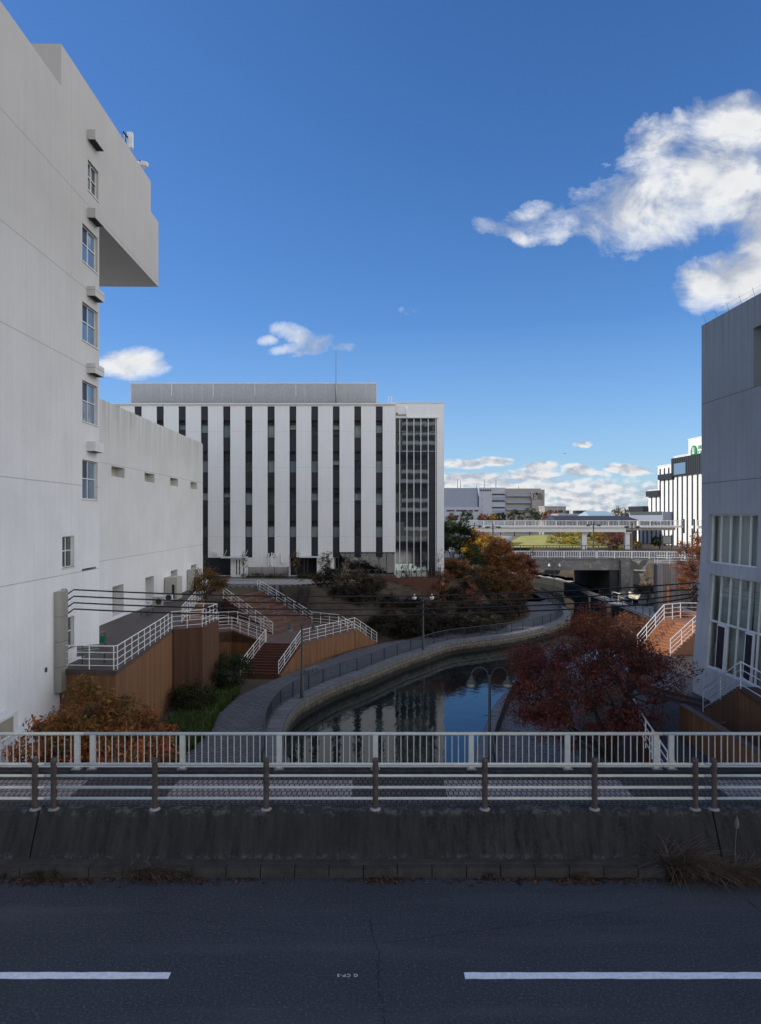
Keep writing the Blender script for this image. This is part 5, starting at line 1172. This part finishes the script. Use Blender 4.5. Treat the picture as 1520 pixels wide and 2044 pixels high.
MB().box(wx(1061), wx(1081), 299, 300.3, -1, wz(981)).build('sign_tower', 'tan', wh)
text('上組', 'sign_lettering', 'dark', 2.5, (wx(1071), 298.95, wz(996.3)), (R(90), 0, 0), wh, .03, 'CENTER', 1.1)
m_ = MB(); cx_, cz_ = wx(1071), wz(985.8)
for r_, w_ in ((.75, 0),): m_.tube([(cx_, 298.98, cz_), (cx_, 298.9, cz_)], .55, 12); m_.box(cx_-1.7, cx_-.7, 298.9, 298.98, cz_-.14, cz_+.14); m_.box(cx_+.7, cx_+1.7, 298.9, 298.98, cz_-.14, cz_+.14)
m_.build('sign_emblem', 'dark', wh)
for k in range(5):
    q = wx(960+k*4.7); m_ = MB(); m_.box(q-.36, q+.36, 299.2, 299.28, wz(979)+.1, wz(979)+.25); m_.box(q-.08, q+.08, 299.2, 299.28, wz(979)-.35, wz(979)+.45); m_.box(q-.3, q+.3, 299.2, 299.28, wz(979)-.3, wz(979)-.15); m_.box(q-.36, q-.22, 299.2, 299.28, wz(979)-.3, wz(979)+.35); m_.box(q+.22, q+.36, 299.2, 299.28, wz(979)-.3, wz(979)+.35); m_.build('sign_character', 'dark', wh)
for k, y_ in enumerate((984, 997, 1010, 1021)): MB().box(wx(962), wx(963), 299.2, 299.29, wz(y_+.8), wz(y_-.8)).build('window', 'dark', wh)
for q, h_ in ((891, 958), (919, 954), (925, 957), (974, 954), (998, 954), (1045, 969), (958, 967)): MB().tube([(wx(q), 310, wz(975)), (wx(q), 310, wz(h_))], [.16, .08], 5).build('mast', 'lampmetal', wh)
def simple_b(name, label, x0, x1, yt, D, m, cat='building', roof=None, dd=10, roofm='roofdark', yb=1050):
    a, b = (x0-CX)/F*D, (x1-CX)/F*D; zt_ = H-(yt-HY)/F*D; root = thing(name, label, cat, ((a+b)/2, D, -.6))
    MB().box(a, b, D, D+dd, -1, zt_).build('wall', m, root)
    if roof:
        zr = H-(roof-HY)/F*D; m_ = MB(); o_ = .4
        m_.v = [(a-o_, D-o_, zt_), (b+o_, D-o_, zt_), (b+o_, D+dd+o_, zt_), (a-o_, D+dd+o_, zt_), (a+.3, D+dd/2, zr), (b-.3, D+dd/2, zr)]
        m_.f = [(0, 1, 5, 4), (2, 3, 4, 5), (0, 4, 3), (1, 2, 5), (3, 2, 1, 0)]; m_.build('roof', roofm, root)
    else: MB().box(a-.2, b+.2, D-.2, D+dd, zt_, zt_+.35).build('parapet', 'lightgrey', root)
    n_ = max(2, int((b-a)/5))
    for k in range(n_): q = a+(b-a)*(k+.5)/n_; MB().box(q-.9, q+.9, D-.06, D, zt_-2.2, zt_-1.2).build('window', 'char', root)
    return root
simple_b('low_building', 'pale green grey low building just right of the warehouse', 1088, 1130, 1012, 270, 'conc')
simple_b('dark_roofed_hall', 'long hall with a charcoal roof just above the footbridge railing', 1112, 1272, 1038.5, 180, 'roofdark', roof=1029.5, dd=14)
simple_b('plant_building', 'low block with dark rooftop units left of the blue roofed house', 1115, 1173, 1027.5, 230, 'conc')
for k, (a, b, l_) in enumerate(((1131, 1137, 'leftmost of the small dark tanks on the low plant block'), (1149, 1160, 'second of the small dark tanks on the low plant block'), (1163, 1171, 'rightmost of the small dark tanks on the low plant block'))):
    tag(MB().box((a-CX)/F*231, (b-CX)/F*231, 231, 234, H-(1027.3-HY)/F*231, H-(1019-HY)/F*231).build('roof_tank', 'roofdark'), l_, 'tank')
simple_b('blue_roofed_house', 'white gabled house with a pale blue roof behind the charcoal hall', 1178, 1226, 1029.5, 215, 'white', roof=1020, dd=12, roofm='roofblue')
nb = thing('notice_board', 'dark framed notice board beside the round dark tree in front of the white building', 'notice board', (57, 141, -.6)); p = (1332-CX)/F*141
MB().box(p-.9, p+.9, 141, 141.12, .9, 2.6).build('board', 'lampmetal', nb); MB().box(p-.75, p+.75, 140.97, 141, 1.05, 2.45).build('poster', 'conc', nb)
for s_ in (-.95, .95): MB().box(p+s_-.08, p+s_+.08, 140.98, 141.14, -.6, 2.8).build('post', 'darkmetal', nb)
# apartment tower behind the photographer, seen mirrored in the glass
ap = thing('apartment_tower', 'tall apartment tower with rows of balconies, seen mirrored in the glass', 'building', (10, -60, 0))
MB().box(-22, 34, -78, -60, 0, 66).build('wall', 'beige', ap)
m_ = MB(); s_ = MB()
for k in range(21):
    z_ = 2+k*3.05
    for a in (-21, -7, 7, 21): m_.box(a, a+11, -60, -58.2, z_, z_+1.0); s_.box(a, a+9.5, -59.99, -59.9, z_+1.15, z_+2.8)
m_.build('balcony', 'frame_w', ap); s_.build('window', 'char', ap)
# thin aeroplane far off
ai = thing('airliner', 'tiny distant aeroplane in the sky above the warehouse', 'aeroplane', W(1128, 905, 3500))
c_ = Vector(W(1128, 905, 3500)); MB().tube([c_+Vector((-7, 0, 0)), c_+Vector((-5, 0, 0)), c_+Vector((5, 0, 0)), c_+Vector((7, 0, .5))], [.4, 1.1, 1.1, .3], 8).build('fuselage', 'lampmetal', ai)
MB().prism([(c_.x-1.5, c_.y-7), (c_.x+.5, c_.y-7), (c_.x+1.5, c_.y), (c_.x+.5, c_.y+7), (c_.x-1.5, c_.y+7), (c_.x-1, c_.y)], c_.z-.3, c_.z).build('wing', 'lampmetal', ai)
# ------------------------------------------------------------------ trees, shrubs, weeds
RED = [(.23, .048, .042), (.16, .034, .036), (.22, .066, .035), (.12, .03, .03), (.19, .075, .045), (.12, .05, .035)]
ORG = [(.42, .14, .03), (.32, .09, .025), (.48, .22, .04), (.25, .06, .025), (.22, .12, .035), (.13, .09, .03)]
BRN = [(.21, .09, .04), (.28, .13, .045), (.16, .06, .03), (.12, .065, .03), (.32, .15, .04)]
YEL = [(.55, .42, .04), (.45, .32, .04), (.28, .24, .04), (.60, .48, .07)]
GRN = [(.022, .045, .016), (.014, .032, .013), (.035, .058, .018), (.06, .08, .022)]
OLV = [(.07, .075, .025), (.10, .09, .03), (.05, .06, .022), (.14, .10, .03)]
PNK = [(.26, .08, .07), (.34, .12, .10), (.18, .05, .045), (.22, .11, .07)]
# the red tree on the right bank: sunlight put into the upper leaf colour as orange, dark red below
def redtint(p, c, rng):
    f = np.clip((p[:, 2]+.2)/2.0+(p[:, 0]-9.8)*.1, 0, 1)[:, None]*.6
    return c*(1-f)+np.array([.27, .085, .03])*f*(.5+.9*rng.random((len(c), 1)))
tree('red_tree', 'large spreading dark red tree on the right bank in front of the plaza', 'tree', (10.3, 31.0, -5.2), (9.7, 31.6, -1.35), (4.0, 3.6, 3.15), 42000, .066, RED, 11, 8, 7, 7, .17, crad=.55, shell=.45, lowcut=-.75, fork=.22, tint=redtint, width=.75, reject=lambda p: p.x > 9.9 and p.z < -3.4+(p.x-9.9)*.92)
def lowtint(p, c, rng):
    f = np.clip((-3.2-p[:, 2])/2.2, 0, 1)[:, None]*.75
    return c*(1-f)+np.array([.045, .055, .018])*f*(.4+rng.random((len(c), 1)))
def bushtint(p, c, rng):
    f = np.clip((p[:, 2]+1.9)/1.0, 0, 1)[:, None]*.7
    return c*(1-f)+np.array([.15, .105, .03])*f*(.4+rng.random((len(c), 1)))
BSH = [(.55, .17, .05), (.62, .22, .07), (.42, .10, .035), (.32, .06, .03), (.26, .14, .04), (.14, .10, .03)]
tree('orange_bush', 'big orange and red autumn bush at the lower left behind the bridge railing', 'bush', (-10.6, 25.6, -5.7), (-10.45, 25.8, -2.5), (3.0, 2.3, 2.5), 24000, .092, BSH, 5, 9, 5, 6, .07, crad=.42, shell=.3, lowcut=-.9, fork=.1, tint=bushtint, width=.75)
tree('orange_bush', 'smaller orange bush standing left of the big one against the white wall', 'bush', (-13.4, 24.6, -5.7), (-13.2, 24.7, -3.9), (1.9, 1.5, 1.2), 5000, .085, BSH+GRN, 6, 6, 4, 5, .06, crad=.4, shell=.3, lowcut=-.9, fork=.1, width=.75)
tree('low_green_shrub', 'dark green shrub under the big orange bush, seen through the railing', 'shrub', (-9.3, 27.5, -5.7), (-9.2, 27.6, -4.9), (2.6, 2.2, 1.0), 8000, .075, GRN+OLV, 8, 6, 5, 5, .05, crad=.45, shell=.2, lowcut=-.9, fork=.1)
tree('green_hedge', 'clipped dark green shrub against the boarded block', 'shrub', (-10.4, 49.2, -5.7), (-10.5, 49.0, -4.4), (1.5, 1.9, 1.35), 9000, .07, GRN, 9, 6, 5, 5, .06, crad=.4, shell=.5, lowcut=-.9, fork=.1)
tree('green_hedge', 'loose green shrub growing at the foot of the brown boarded block', 'shrub', (-11.6, 44.0, -5.7), (-11.5, 43.9, -4.9), (1.5, 1.6, 1.0), 6000, .075, GRN+OLV, 10, 6, 5, 5, .05, crad=.4, shell=.4, lowcut=-.9, fork=.1)
# strap leaved ground cover along the left edge of the promenade
def straps(name, label, n, inside, zf, ln, pal, seed, w=.035, cat='ground cover', arch=.5, lean=0.):
    rng = random.Random(seed); V = []; Fc = []; cols = []
    while n > 0:
        x, y = inside(rng)
        z0 = zf(x, y); n -= 1; k = 9
        base_c = rng.choice(pal)
        for k_ in range(k):
            a = rng.uniform(0, 6.28) if rng.random() > lean else rng.gauss(-.35, .5); l = ln*rng.uniform(.6, 1.15); s = rng.uniform(.35, 1)*arch
            dx, dy = math.cos(a), math.sin(a); px, py = -dy*w/2, dx*w/2; b = len(V); pr = 4
            for j in range(pr+1):
                t = j/pr; r = l*s*t*t*.9+.04; h = l*max(.02*(k_%3), (t-.62*s*t*t)); ww = (1-t**2)+.05
                V.append((x+dx*r+px*ww, y+dy*r+py*ww, z0+h)); V.append((x+dx*r-px*ww, y+dy*r-py*ww, z0+h))
                q = rng.uniform(.6, 1.3)*(.5+.7*t); cols += [tuple(c*q for c in base_c)]*2
            for j in range(pr): Fc.append((b+2*j, b+2*j+1, b+2*j+3, b+2*j+2))
    me = bpy.data.meshes.new(name); me.from_pydata(V, [], Fc); a = me.color_attributes.new('Col', 'FLOAT_COLOR', 'POINT')
    cc = np.ones((len(V), 4), np.float32); cc[:, :3] = cols; a.data.foreach_set('color', cc.ravel()); me.materials.append(M['leaf'])
    o = bpy.data.objects.new(name, me); C.objects.link(o); return o
def in_left(rng):
    y = rng.uniform(28, 50); xe = np.interp(y, [24, 33, 39.8, 43, 48.2, 51.5], [-10.8, -9.9, -9.55, -9.9, -9.6, -11]); return xe-rng.random()**1.1*2.6+.05, y
o = straps('ground_cover', '', 2600, in_left, lambda x, y: ZP, .62, [(.075, .13, .03), (.045, .09, .025), (.12, .15, .04)], 4, .055)
stuff(o, 'dense strap leaved green ground cover along the left edge of the promenade', 'ground cover')
# leaf litter on the banks
def litter(name, n, fn, size, pal, seed, label):
    rng = np.random.default_rng(seed); pts = np.array([fn(random) for _ in range(n)])
    v, cl = leaves(pts, .02, n, size, pal, seed, 1., .4, 0, .7, 3.)
    # keep one leaf per point
    stuff(leafmesh(name, v, cl), label, 'fallen leaves')
def on_bank(r):
    t = r.random(); k = r.randrange(len(IL)-1)
    while not (60 < IL[k][1] < 100): k = r.randrange(len(IL)-1)
    p, q = Vector(IL[k]), Vector(IL[k+1]); d = (q-p); d = d.normalized() if d.length > 1e-6 else Vector((1, 0)); o_ = abs(r.gauss(0, 1.3))-.3; x, y = p.x-d.y*o_, p.y+d.x*o_; return (x, y, max(ZP, ground_z(x, y))+.02)
litter('fallen_leaves', 5200, on_bank, .10, [(.24, .07, .03), (.16, .05, .03), (.30, .12, .05)], 5, 'reddish fallen leaves along the inner edge of the curving promenade')
def on_curb(r):
    c = r.choice([(-5.5, .9), (-5.9, .7), (-3.2, .8), (-6.6, .8), (0.05, .3), (3.4, .35), (5.6, .9), (6.3, .9), (2.2, .5), (4.6, .8)]); return (r.gauss(*c), 12.33-abs(r.gauss(0, .11)), .012)
litter('fallen_leaves', 2300, on_curb, .034, [(.15, .075, .04), (.10, .05, .03), (.22, .12, .06), (.06, .035, .025)], 6, 'dry brown leaves and litter gathered along the kerb')
# dry grass tufts at the kerb
def tuft(name, label, x, y, n, ln, seed, sp=.25, pal=((.30, .20, .13), (.19, .125, .085), (.10, .065, .045))):
    o_ = straps(name, label, n, lambda r: (r.gauss(x, sp), y+r.uniform(-.09, .08)), lambda x, y: .01, ln, list(pal), seed, .013, arch=1.45, lean=.6); tag(o_, label, 'weeds', 'dry grass tufts along the kerb'); return o_
tuft('dry_grass_tuft', 'tall arching dry grass tuft at the right, against the dark parapet', 5.15, 12.42, 40, .95, 1, .15)
tuft('dry_grass_tuft', 'wide sprawling dry grass heap at the far right of the kerb', 6.0, 12.28, 95, .58, 2, .42)
tuft('dry_grass_tuft', 'low dry grass tuft on the kerb left of the middle', -4.05, 12.40, 42, .38, 3, .36)
tuft('dry_grass_tuft', 'small green and brown weed clump at the far left of the kerb', -5.95, 12.42, 14, .30, 4, .22, ((.05, .06, .025), (.12, .08, .04)))
tuft('dry_grass_tuft', 'small weed tuft on the kerb close to the picture centre', .12, 12.42, 6, .2, 5, .06)
tuft('dry_grass_tuft', 'small weed tuft on the kerb right of the picture centre', 1.9, 12.4, 5, .25, 6, .1)
tuft('dry_grass_tuft', 'little dry tuft on the kerb between the centre and the tall tuft', 3.4, 12.38, 8, .25, 7, .1)
sw = thing('seed_stalk', 'single upright weed stalk with a seed head before the right parapet', 'weed', (6.22, 12.45, 0)); MB().tube([(6.22, 12.45, 0), (6.24, 12.45, .5), (6.27, 12.45, .95)], .006, 4).build('stem', 'barkgrey', sw); MB().lathe((6.27, 12.45, .8), [(.0, 0), (.035, .05), (.04, .14), (.0, .24)], 7).build('seed_head', 'barkgrey', sw)
# trees on the left bank
def T(px_, py_, D, r, zb, pal, n, size, seed, name, label, h=None, **k):
    x, y, z_ = W(px_, py_, D); rz = h or r
    return tree(name, label, k.pop('cat', 'tree'), (x, D, zb), (x, D, z_), (r, r*.9, rz), n, size, pal, seed, k.pop('main', 5), k.pop('sub', 5), k.pop('twig', 4), k.pop('tr', .12), crad=k.pop('crad', r*.23), shell=k.pop('shell', .35), **k)
T(908, 1077, 106, 3.6, -3, GRN, 13000, .19, 21, 'evergreen_tree', 'dark evergreen tree touching the right corner of the striped building', 3.3)
T(962, 1098, 104, 3.3, -3, YEL+ORG, 9500, .17, 22, 'autumn_tree', 'sunlit yellow orange tree beside the evergreen by the striped building', 3.0)
T(944, 1128, 92, 1.9, -4, GRN, 6500, .12, 23, 'dark_conifer', 'very dark upright conifer among the orange trees', 2.5, shell=.5)
T(1003, 1122, 95, 3.1, -5, BRN+BRN+ORG, 12000, .15, 24, 'autumn_tree', 'broad orange brown tree in the middle of the bank thicket', 2.6)
T(1048, 1136, 97, 2.0, -5.4, PNK+BRN, 8000, .14, 25, 'autumn_tree', 'pinkish tipped tree at the right end of the bank thicket', 2.3)
T(985, 1165, 87, 2.6, -5.3, BRN+BRN+OLV, 9500, .13, 26, 'autumn_tree', 'rust brown tree low in front of the broad orange one', 2.3)
T(1035, 1175, 91, 2.0, -5.5, BRN, 6000, .13, 27, 'autumn_tree', 'thin brown tree nearest to the bend of the promenade', 2.3)
T(905, 1148, 86, 2.2, -4, BRN+BRN+ORG, 6500, .13, 28, 'autumn_tree', 'reddish brown young tree at the left end of the thicket', 2.4, shell=.2)
T(880, 1175, 80, 1.6, -4.5, BRN, 2600, .12, 29, 'young_tree', 'slender half bare orange tree in front of the stair tower corner', 2.6, shell=.1, tr=.07)
T(940, 1195, 82, 1.6, -5.2, BRN+PNK, 2600, .12, 30, 'young_tree', 'slender half bare tree behind the second lamp and below the conifer', 2.2, shell=.1, tr=.07)
T(1005, 1205, 84, 1.7, -5.5, BRN, 700, .09, 31, 'bare_shrub', 'greyish bare shrub under the rust brown tree', 1.7, tr=.06, bark='barkgrey')
T(420, 1168, 58, 1.75, -3.6, ORG+OLV+OLV, 7000, .07, 32, 'small_tree', 'small orange and olive tree between the deck and the terraced stairs', 1.35, shell=.25, tr=.1)
T(650, 1125, 80, .9, -.9, GRN+OLV, 900, .10, 33, 'young_tree', 'young staked green tree before the white pillar of the striped building', 1.6, tr=.05, shell=.1)
T(592, 1120, 79.6, .6, -.9, GRN+BRN, 160, .09, 34, 'young_tree', 'thin staked sapling in front of the second entrance canopy', 1.5, tr=.045, shell=.1)
T(408, 1128, 79, .7, -.9, GRN, 500, .09, 35, 'young_tree', 'dark sapling right of the white end of the low wing', 1.5, tr=.045, shell=.1)
T(487, 1120, 80, .5, -.9, GRN, 220, .08, 44, 'young_tree', 'dark slim sapling beside the slatted screen and white door panel', 1.3, tr=.045, shell=.1)
T(692, 1135, 78, .7, -.9, BRN, 60, .08, 36, 'bare_sapling', 'leafless staked sapling in front of the cafe window', 1.6, tr=.05, shell=.1, bark='barkgrey')
T(878, 1112, 82, .8, -1.5, BRN, 30, .08, 37, 'bare_sapling', 'leafless sapling in front of the white corner of the stair tower', 1.9, tr=.05, shell=.1, bark='barkgrey')
T(612, 1196, 74, .5, -2.2, BRN, 20, .08, 39, 'bare_sapling', 'tiny leafless sapling on the dry slope left of the second lamp', .9, tr=.035, shell=.1, bark='barkgrey')
T(1384, 1140, 60, 1.75, -4.2, PNK+ORG, 9000, .085, 38, 'autumn_tree', 'sunlit copper coloured tree half hidden by the right building', 3.3, shell=.25)
T(1345, 1235, 53, 1.3, -4, PNK+BRN, 3000, .07, 40, 'autumn_shrub', 'sunlit pink and brown shrub beside the top of the orange stairs', .9, shell=.2, tr=.05)
T(1262, 1255, 58, 2.6, -5.2, PNK+BRN, 5500, .07, 41, 'autumn_shrub', 'sunlit pale pinkish shrub just behind the top of the red tree', 1.3, shell=.2, tr=.06)
T(1180, 1255, 60, 2.0, -5.5, BRN+ORG, 3500, .07, 43, 'autumn_shrub', 'orange brown shrub on the right quay behind the crown of the red tree', 1.2, shell=.2, tr=.06)
T(1290, 1150, 98, 1.2, -5, OLV, 60, .1, 42, 'pollarded_tree', 'pollarded nearly leafless tree in front of the concrete retaining wall', 1.4, tr=.26, shell=.3, bark='barkgrey', fork=.75, main=4, sub=3, twig=2)
T(1292, 1180, 95, 2.0, -6, GRN+OLV, 3500, .11, 45, 'green_shrub', 'green shrub growing at the foot of the retaining wall by the bridge', 1.0, shell=.3, tr=.06)
# rows of dark shrubs on the bank: one prototype, copied
sp_ = tree('bank_shrub', 'dark leafless and green shrub', 'shrub', (0, 0, 0), (0, 0, .75), (1.6, 1.3, 1.0), 2600, .12, [(.028, .03, .018), (.05, .035, .02), (.02, .028, .015), (.07, .04, .025)], 51, 5, 5, 4, .05, crad=.35, shell=.3, lowcut=-.8, fork=.1, group='dark shrubs planted along the left bank', width=.5)
spots = [(3.0, 70.5), (5.2, 71.6), (7.6, 72.8), (10, 74), (12.3, 75.6), (1.6, 72.4), (4.2, 73.9), (6.6, 75.2), (9.4, 76.6), (12.0, 78.4), (.2, 70.5), (-1.8, 72.6), (1, 74.8), (3.6, 76.2), (14, 80.5), (15.4, 84), (13, 82), (10, 79.5), (6.3, 77.9), (-.8, 75.4), (15.9, 88), (13.6, 86.4), (16.8, 92.5), (14.2, 90.5), (11.2, 83.8), (8.2, 80.5), (16.5, 97.5), (9, 86), (-3.9, 71.6), (-5.5, 73.2), (-2.6, 75.2)]
ordn = ['first', 'second', 'third', 'fourth', 'fifth', 'sixth', 'seventh', 'eighth', 'ninth', 'tenth', 'eleventh']
zone = {}
for i, (x, y) in enumerate(spots):
    row = 'front' if y < 69.5+max(0, x)*.47+2.2 else ('middle' if y < 73+max(0, x)*.5+2.2 else 'back'); zone.setdefault(row, []).append((x, y, i))
for row, L_ in zone.items():
    L_.sort()
    for j, (x, y, i) in enumerate(L_):
        lab = 'dark shrub in the %s row on the left bank, %s from the left' % (row, ordn[j] if j < len(ordn) else 'last')
        if j >= len(ordn): lab = 'dark shrub in the %s row on the left bank, number %d counting from the stairs' % (row, j+1)
        s_ = random.Random(i).uniform(.85, 1.35); l_ = (x, y, ground_z(x, y)-.1)
        if i == 0: sp_.location = l_; sp_.scale = (s_,)*3; sp_['label'] = lab
        else: dup(sp_, l_, i*1.7, (s_, s_, s_*random.Random(i+9).uniform(.8, 1.2)), lab)
# dry grass on the upper slope
def slope(r):
    while True:
        x, y = r.uniform(-9, 8), r.uniform(71, 81)
        if y > 73.6+max(0, (x+9))*.33 and y < 79.5+(x+9)*.12 or y > 76: break
    return x, y
o = straps('dry_grass', '', 900, slope, lambda x, y: ground_z(x, y), .22, [(.13, .095, .05), (.10, .075, .045), (.16, .12, .07)], 14, .03, arch=.9); stuff(o, 'short dry grass on the slope below the striped plaza', 'grass')
# hedges at the foot of the striped building
for k, (a, b, l_, lb_) in enumerate(((488, 578, .5, 'low green hedge in front of the slatted screen'), (596, 630, .45, 'short low hedge at the foot of the second entrance'), (408, 440, .55, 'dark low hedge left of the white door panel'))):
    x0_, x1_ = bx_(a), bx_(b); root = thing('low_hedge', lb_, 'hedge', ((x0_+x1_)/2, 81.3, ZU)); rng = np.random.default_rng(k)
    ctr = np.stack([rng.uniform(x0_, x1_, 60), rng.uniform(81, 81.6, 60), ZU+rng.uniform(.05, l_, 60)], 1); v, cl = leaves(ctr, .25, 1500, .07, OLV+GRN+[(.2, .17, .03)], k); leafmesh('foliage', v, cl, root)
    m_ = MB(); [m_.tube([(c_[0], c_[1], ZU), tuple(c_)], .015, 3) for c_ in ctr[:30]]; m_.build('stems', 'bark', root)
# far vegetation between the bridges and beyond
lw = MB().prism([((1000-CX)/F*160, 160, -.5), ((1240-CX)/F*160, 158, -.5), ((1240-CX)/F*185, 185, 1.2), ((1120-CX)/F*185, 185, H-(1066-HY)/F*185), ((1040-CX)/F*185, 185, H-(1070-HY)/F*185)], -.7, 0).build('grass_slope', 'lawn'); struct(lw)
rp = thing('concrete_ramp_wall', 'pale concrete ramp wall left of the green slope behind the orange trees', 'wall', ((980-CX)/F*158, 158, -.6)); MB().prism([((885-CX)/F*162, 162, H-(1065-HY)/F*162), ((1022-CX)/F*170, 170, H-(1070-HY)/F*170), ((1000-CX)/F*158, 158, H-(1087-HY)/F*158), ((885-CX)/F*158, 158, H-(1066-HY)/F*158)], -1, 0).build('wall', 'lightgrey', rp)
FT = [(1145, 1076, 165, 3.3, YEL, 'autumn_tree', 'bright yellow round tree under the footbridge'), (1120, 1076, 168, 3.4, OLV+YEL, 'autumn_tree', 'olive tree left of the bright yellow one under the footbridge'), (1178, 1074, 172, 3.4, GRN+OLV, 'green_tree', 'dark green tree just behind the white footbridge pier'),
      (1200, 1072, 174, 3.2, GRN+OLV, 'green_tree', 'dark green tree between the two footbridge piers'), (1198, 1070, 166, 2.3, YEL, 'autumn_tree', 'small yellow tree next to the pink shrub under the footbridge'), (1215, 1080, 158, 2.6, PNK, 'autumn_shrub', 'dusty pink shrub left of the second footbridge pier'), (1235, 1080, 160, 2.5, PNK, 'autumn_shrub', 'dusty pink shrub directly at the second footbridge pier'),
      (1270, 1088, 155, 1.3, YEL+OLV, 'low_shrub', 'yellow green low shrub right of the second footbridge pier'), (1225, 1096, 140, 1.0, OLV, 'low_shrub', 'low green shrub behind the dark brown bridge railing'), (1317, 1083, 150, 1.7, GRN, 'round_tree', 'small round nearly black tree in front of the white building'),
      (932, 1031, 262, 2.6, GRN, 'round_shrub', 'dark dome shaped shrub in front of the warehouse'), (905, 1034, 262, 2.6, PNK+OLV, 'autumn_shrub', 'reddish shrub at the left foot of the warehouse'), (965, 1034, 262, 2.2, ORG, 'autumn_shrub', 'orange hedge shrub left of centre before the warehouse'), (985, 1035, 262, 2.2, ORG+YEL, 'autumn_shrub', 'golden hedge shrub in the middle before the warehouse'),
      (1027, 1030, 262, 2.8, GRN+OLV, 'palm_like_tree', 'bushy green palm like tree in front of the tan warehouse, left one'), (1058, 1028, 262, 3.1, GRN+OLV, 'palm_like_tree', 'taller bushy palm like tree below the warehouse sign tower'), (1000, 1033, 262, 2.2, GRN, 'green_tree', 'small green tree at the joint of the grey and tan warehouse'), (1080, 1032, 255, 2.6, GRN, 'green_tree', 'green tree at the right foot of the warehouse'),
      (1100, 1033, 240, 3.2, ORG+PNK, 'autumn_tree', 'rust red tree right of the warehouse'), (1240, 1027, 300, 4.5, OLV+GRN, 'far_tree', 'olive tree crown on the skyline right of the blue roof'), (1258, 1028, 310, 4.5, OLV+BRN, 'far_tree', 'brownish tree crown on the skyline next to the white building'), (1232, 1029, 330, 4.0, BRN+GRN, 'far_tree', 'darker tree crown on the skyline behind the blue roofed house')]
for i, (x, y, D, r, pal, nm, lb_) in enumerate(FT): T(x, y, D, r, -.6, pal, 1500 if D < 200 else 1100, .2 if D < 200 else .3, 60+i, nm, lb_, r*.85, main=4, sub=4, twig=3, tr=.15, shell=.4)
rk = thing('rock', 'pale rounded rock lying on the sunlit far quay', 'rock', (36.5, 97, ZP)); m_ = MB().lathe((36.2, 96.5, -5.3), [(.0, -.5), (1.0, -.3), (1.1, .3), (.7, 1.0), (.0, 1.35)], 9); m_.build('stone', 'rock', rk)
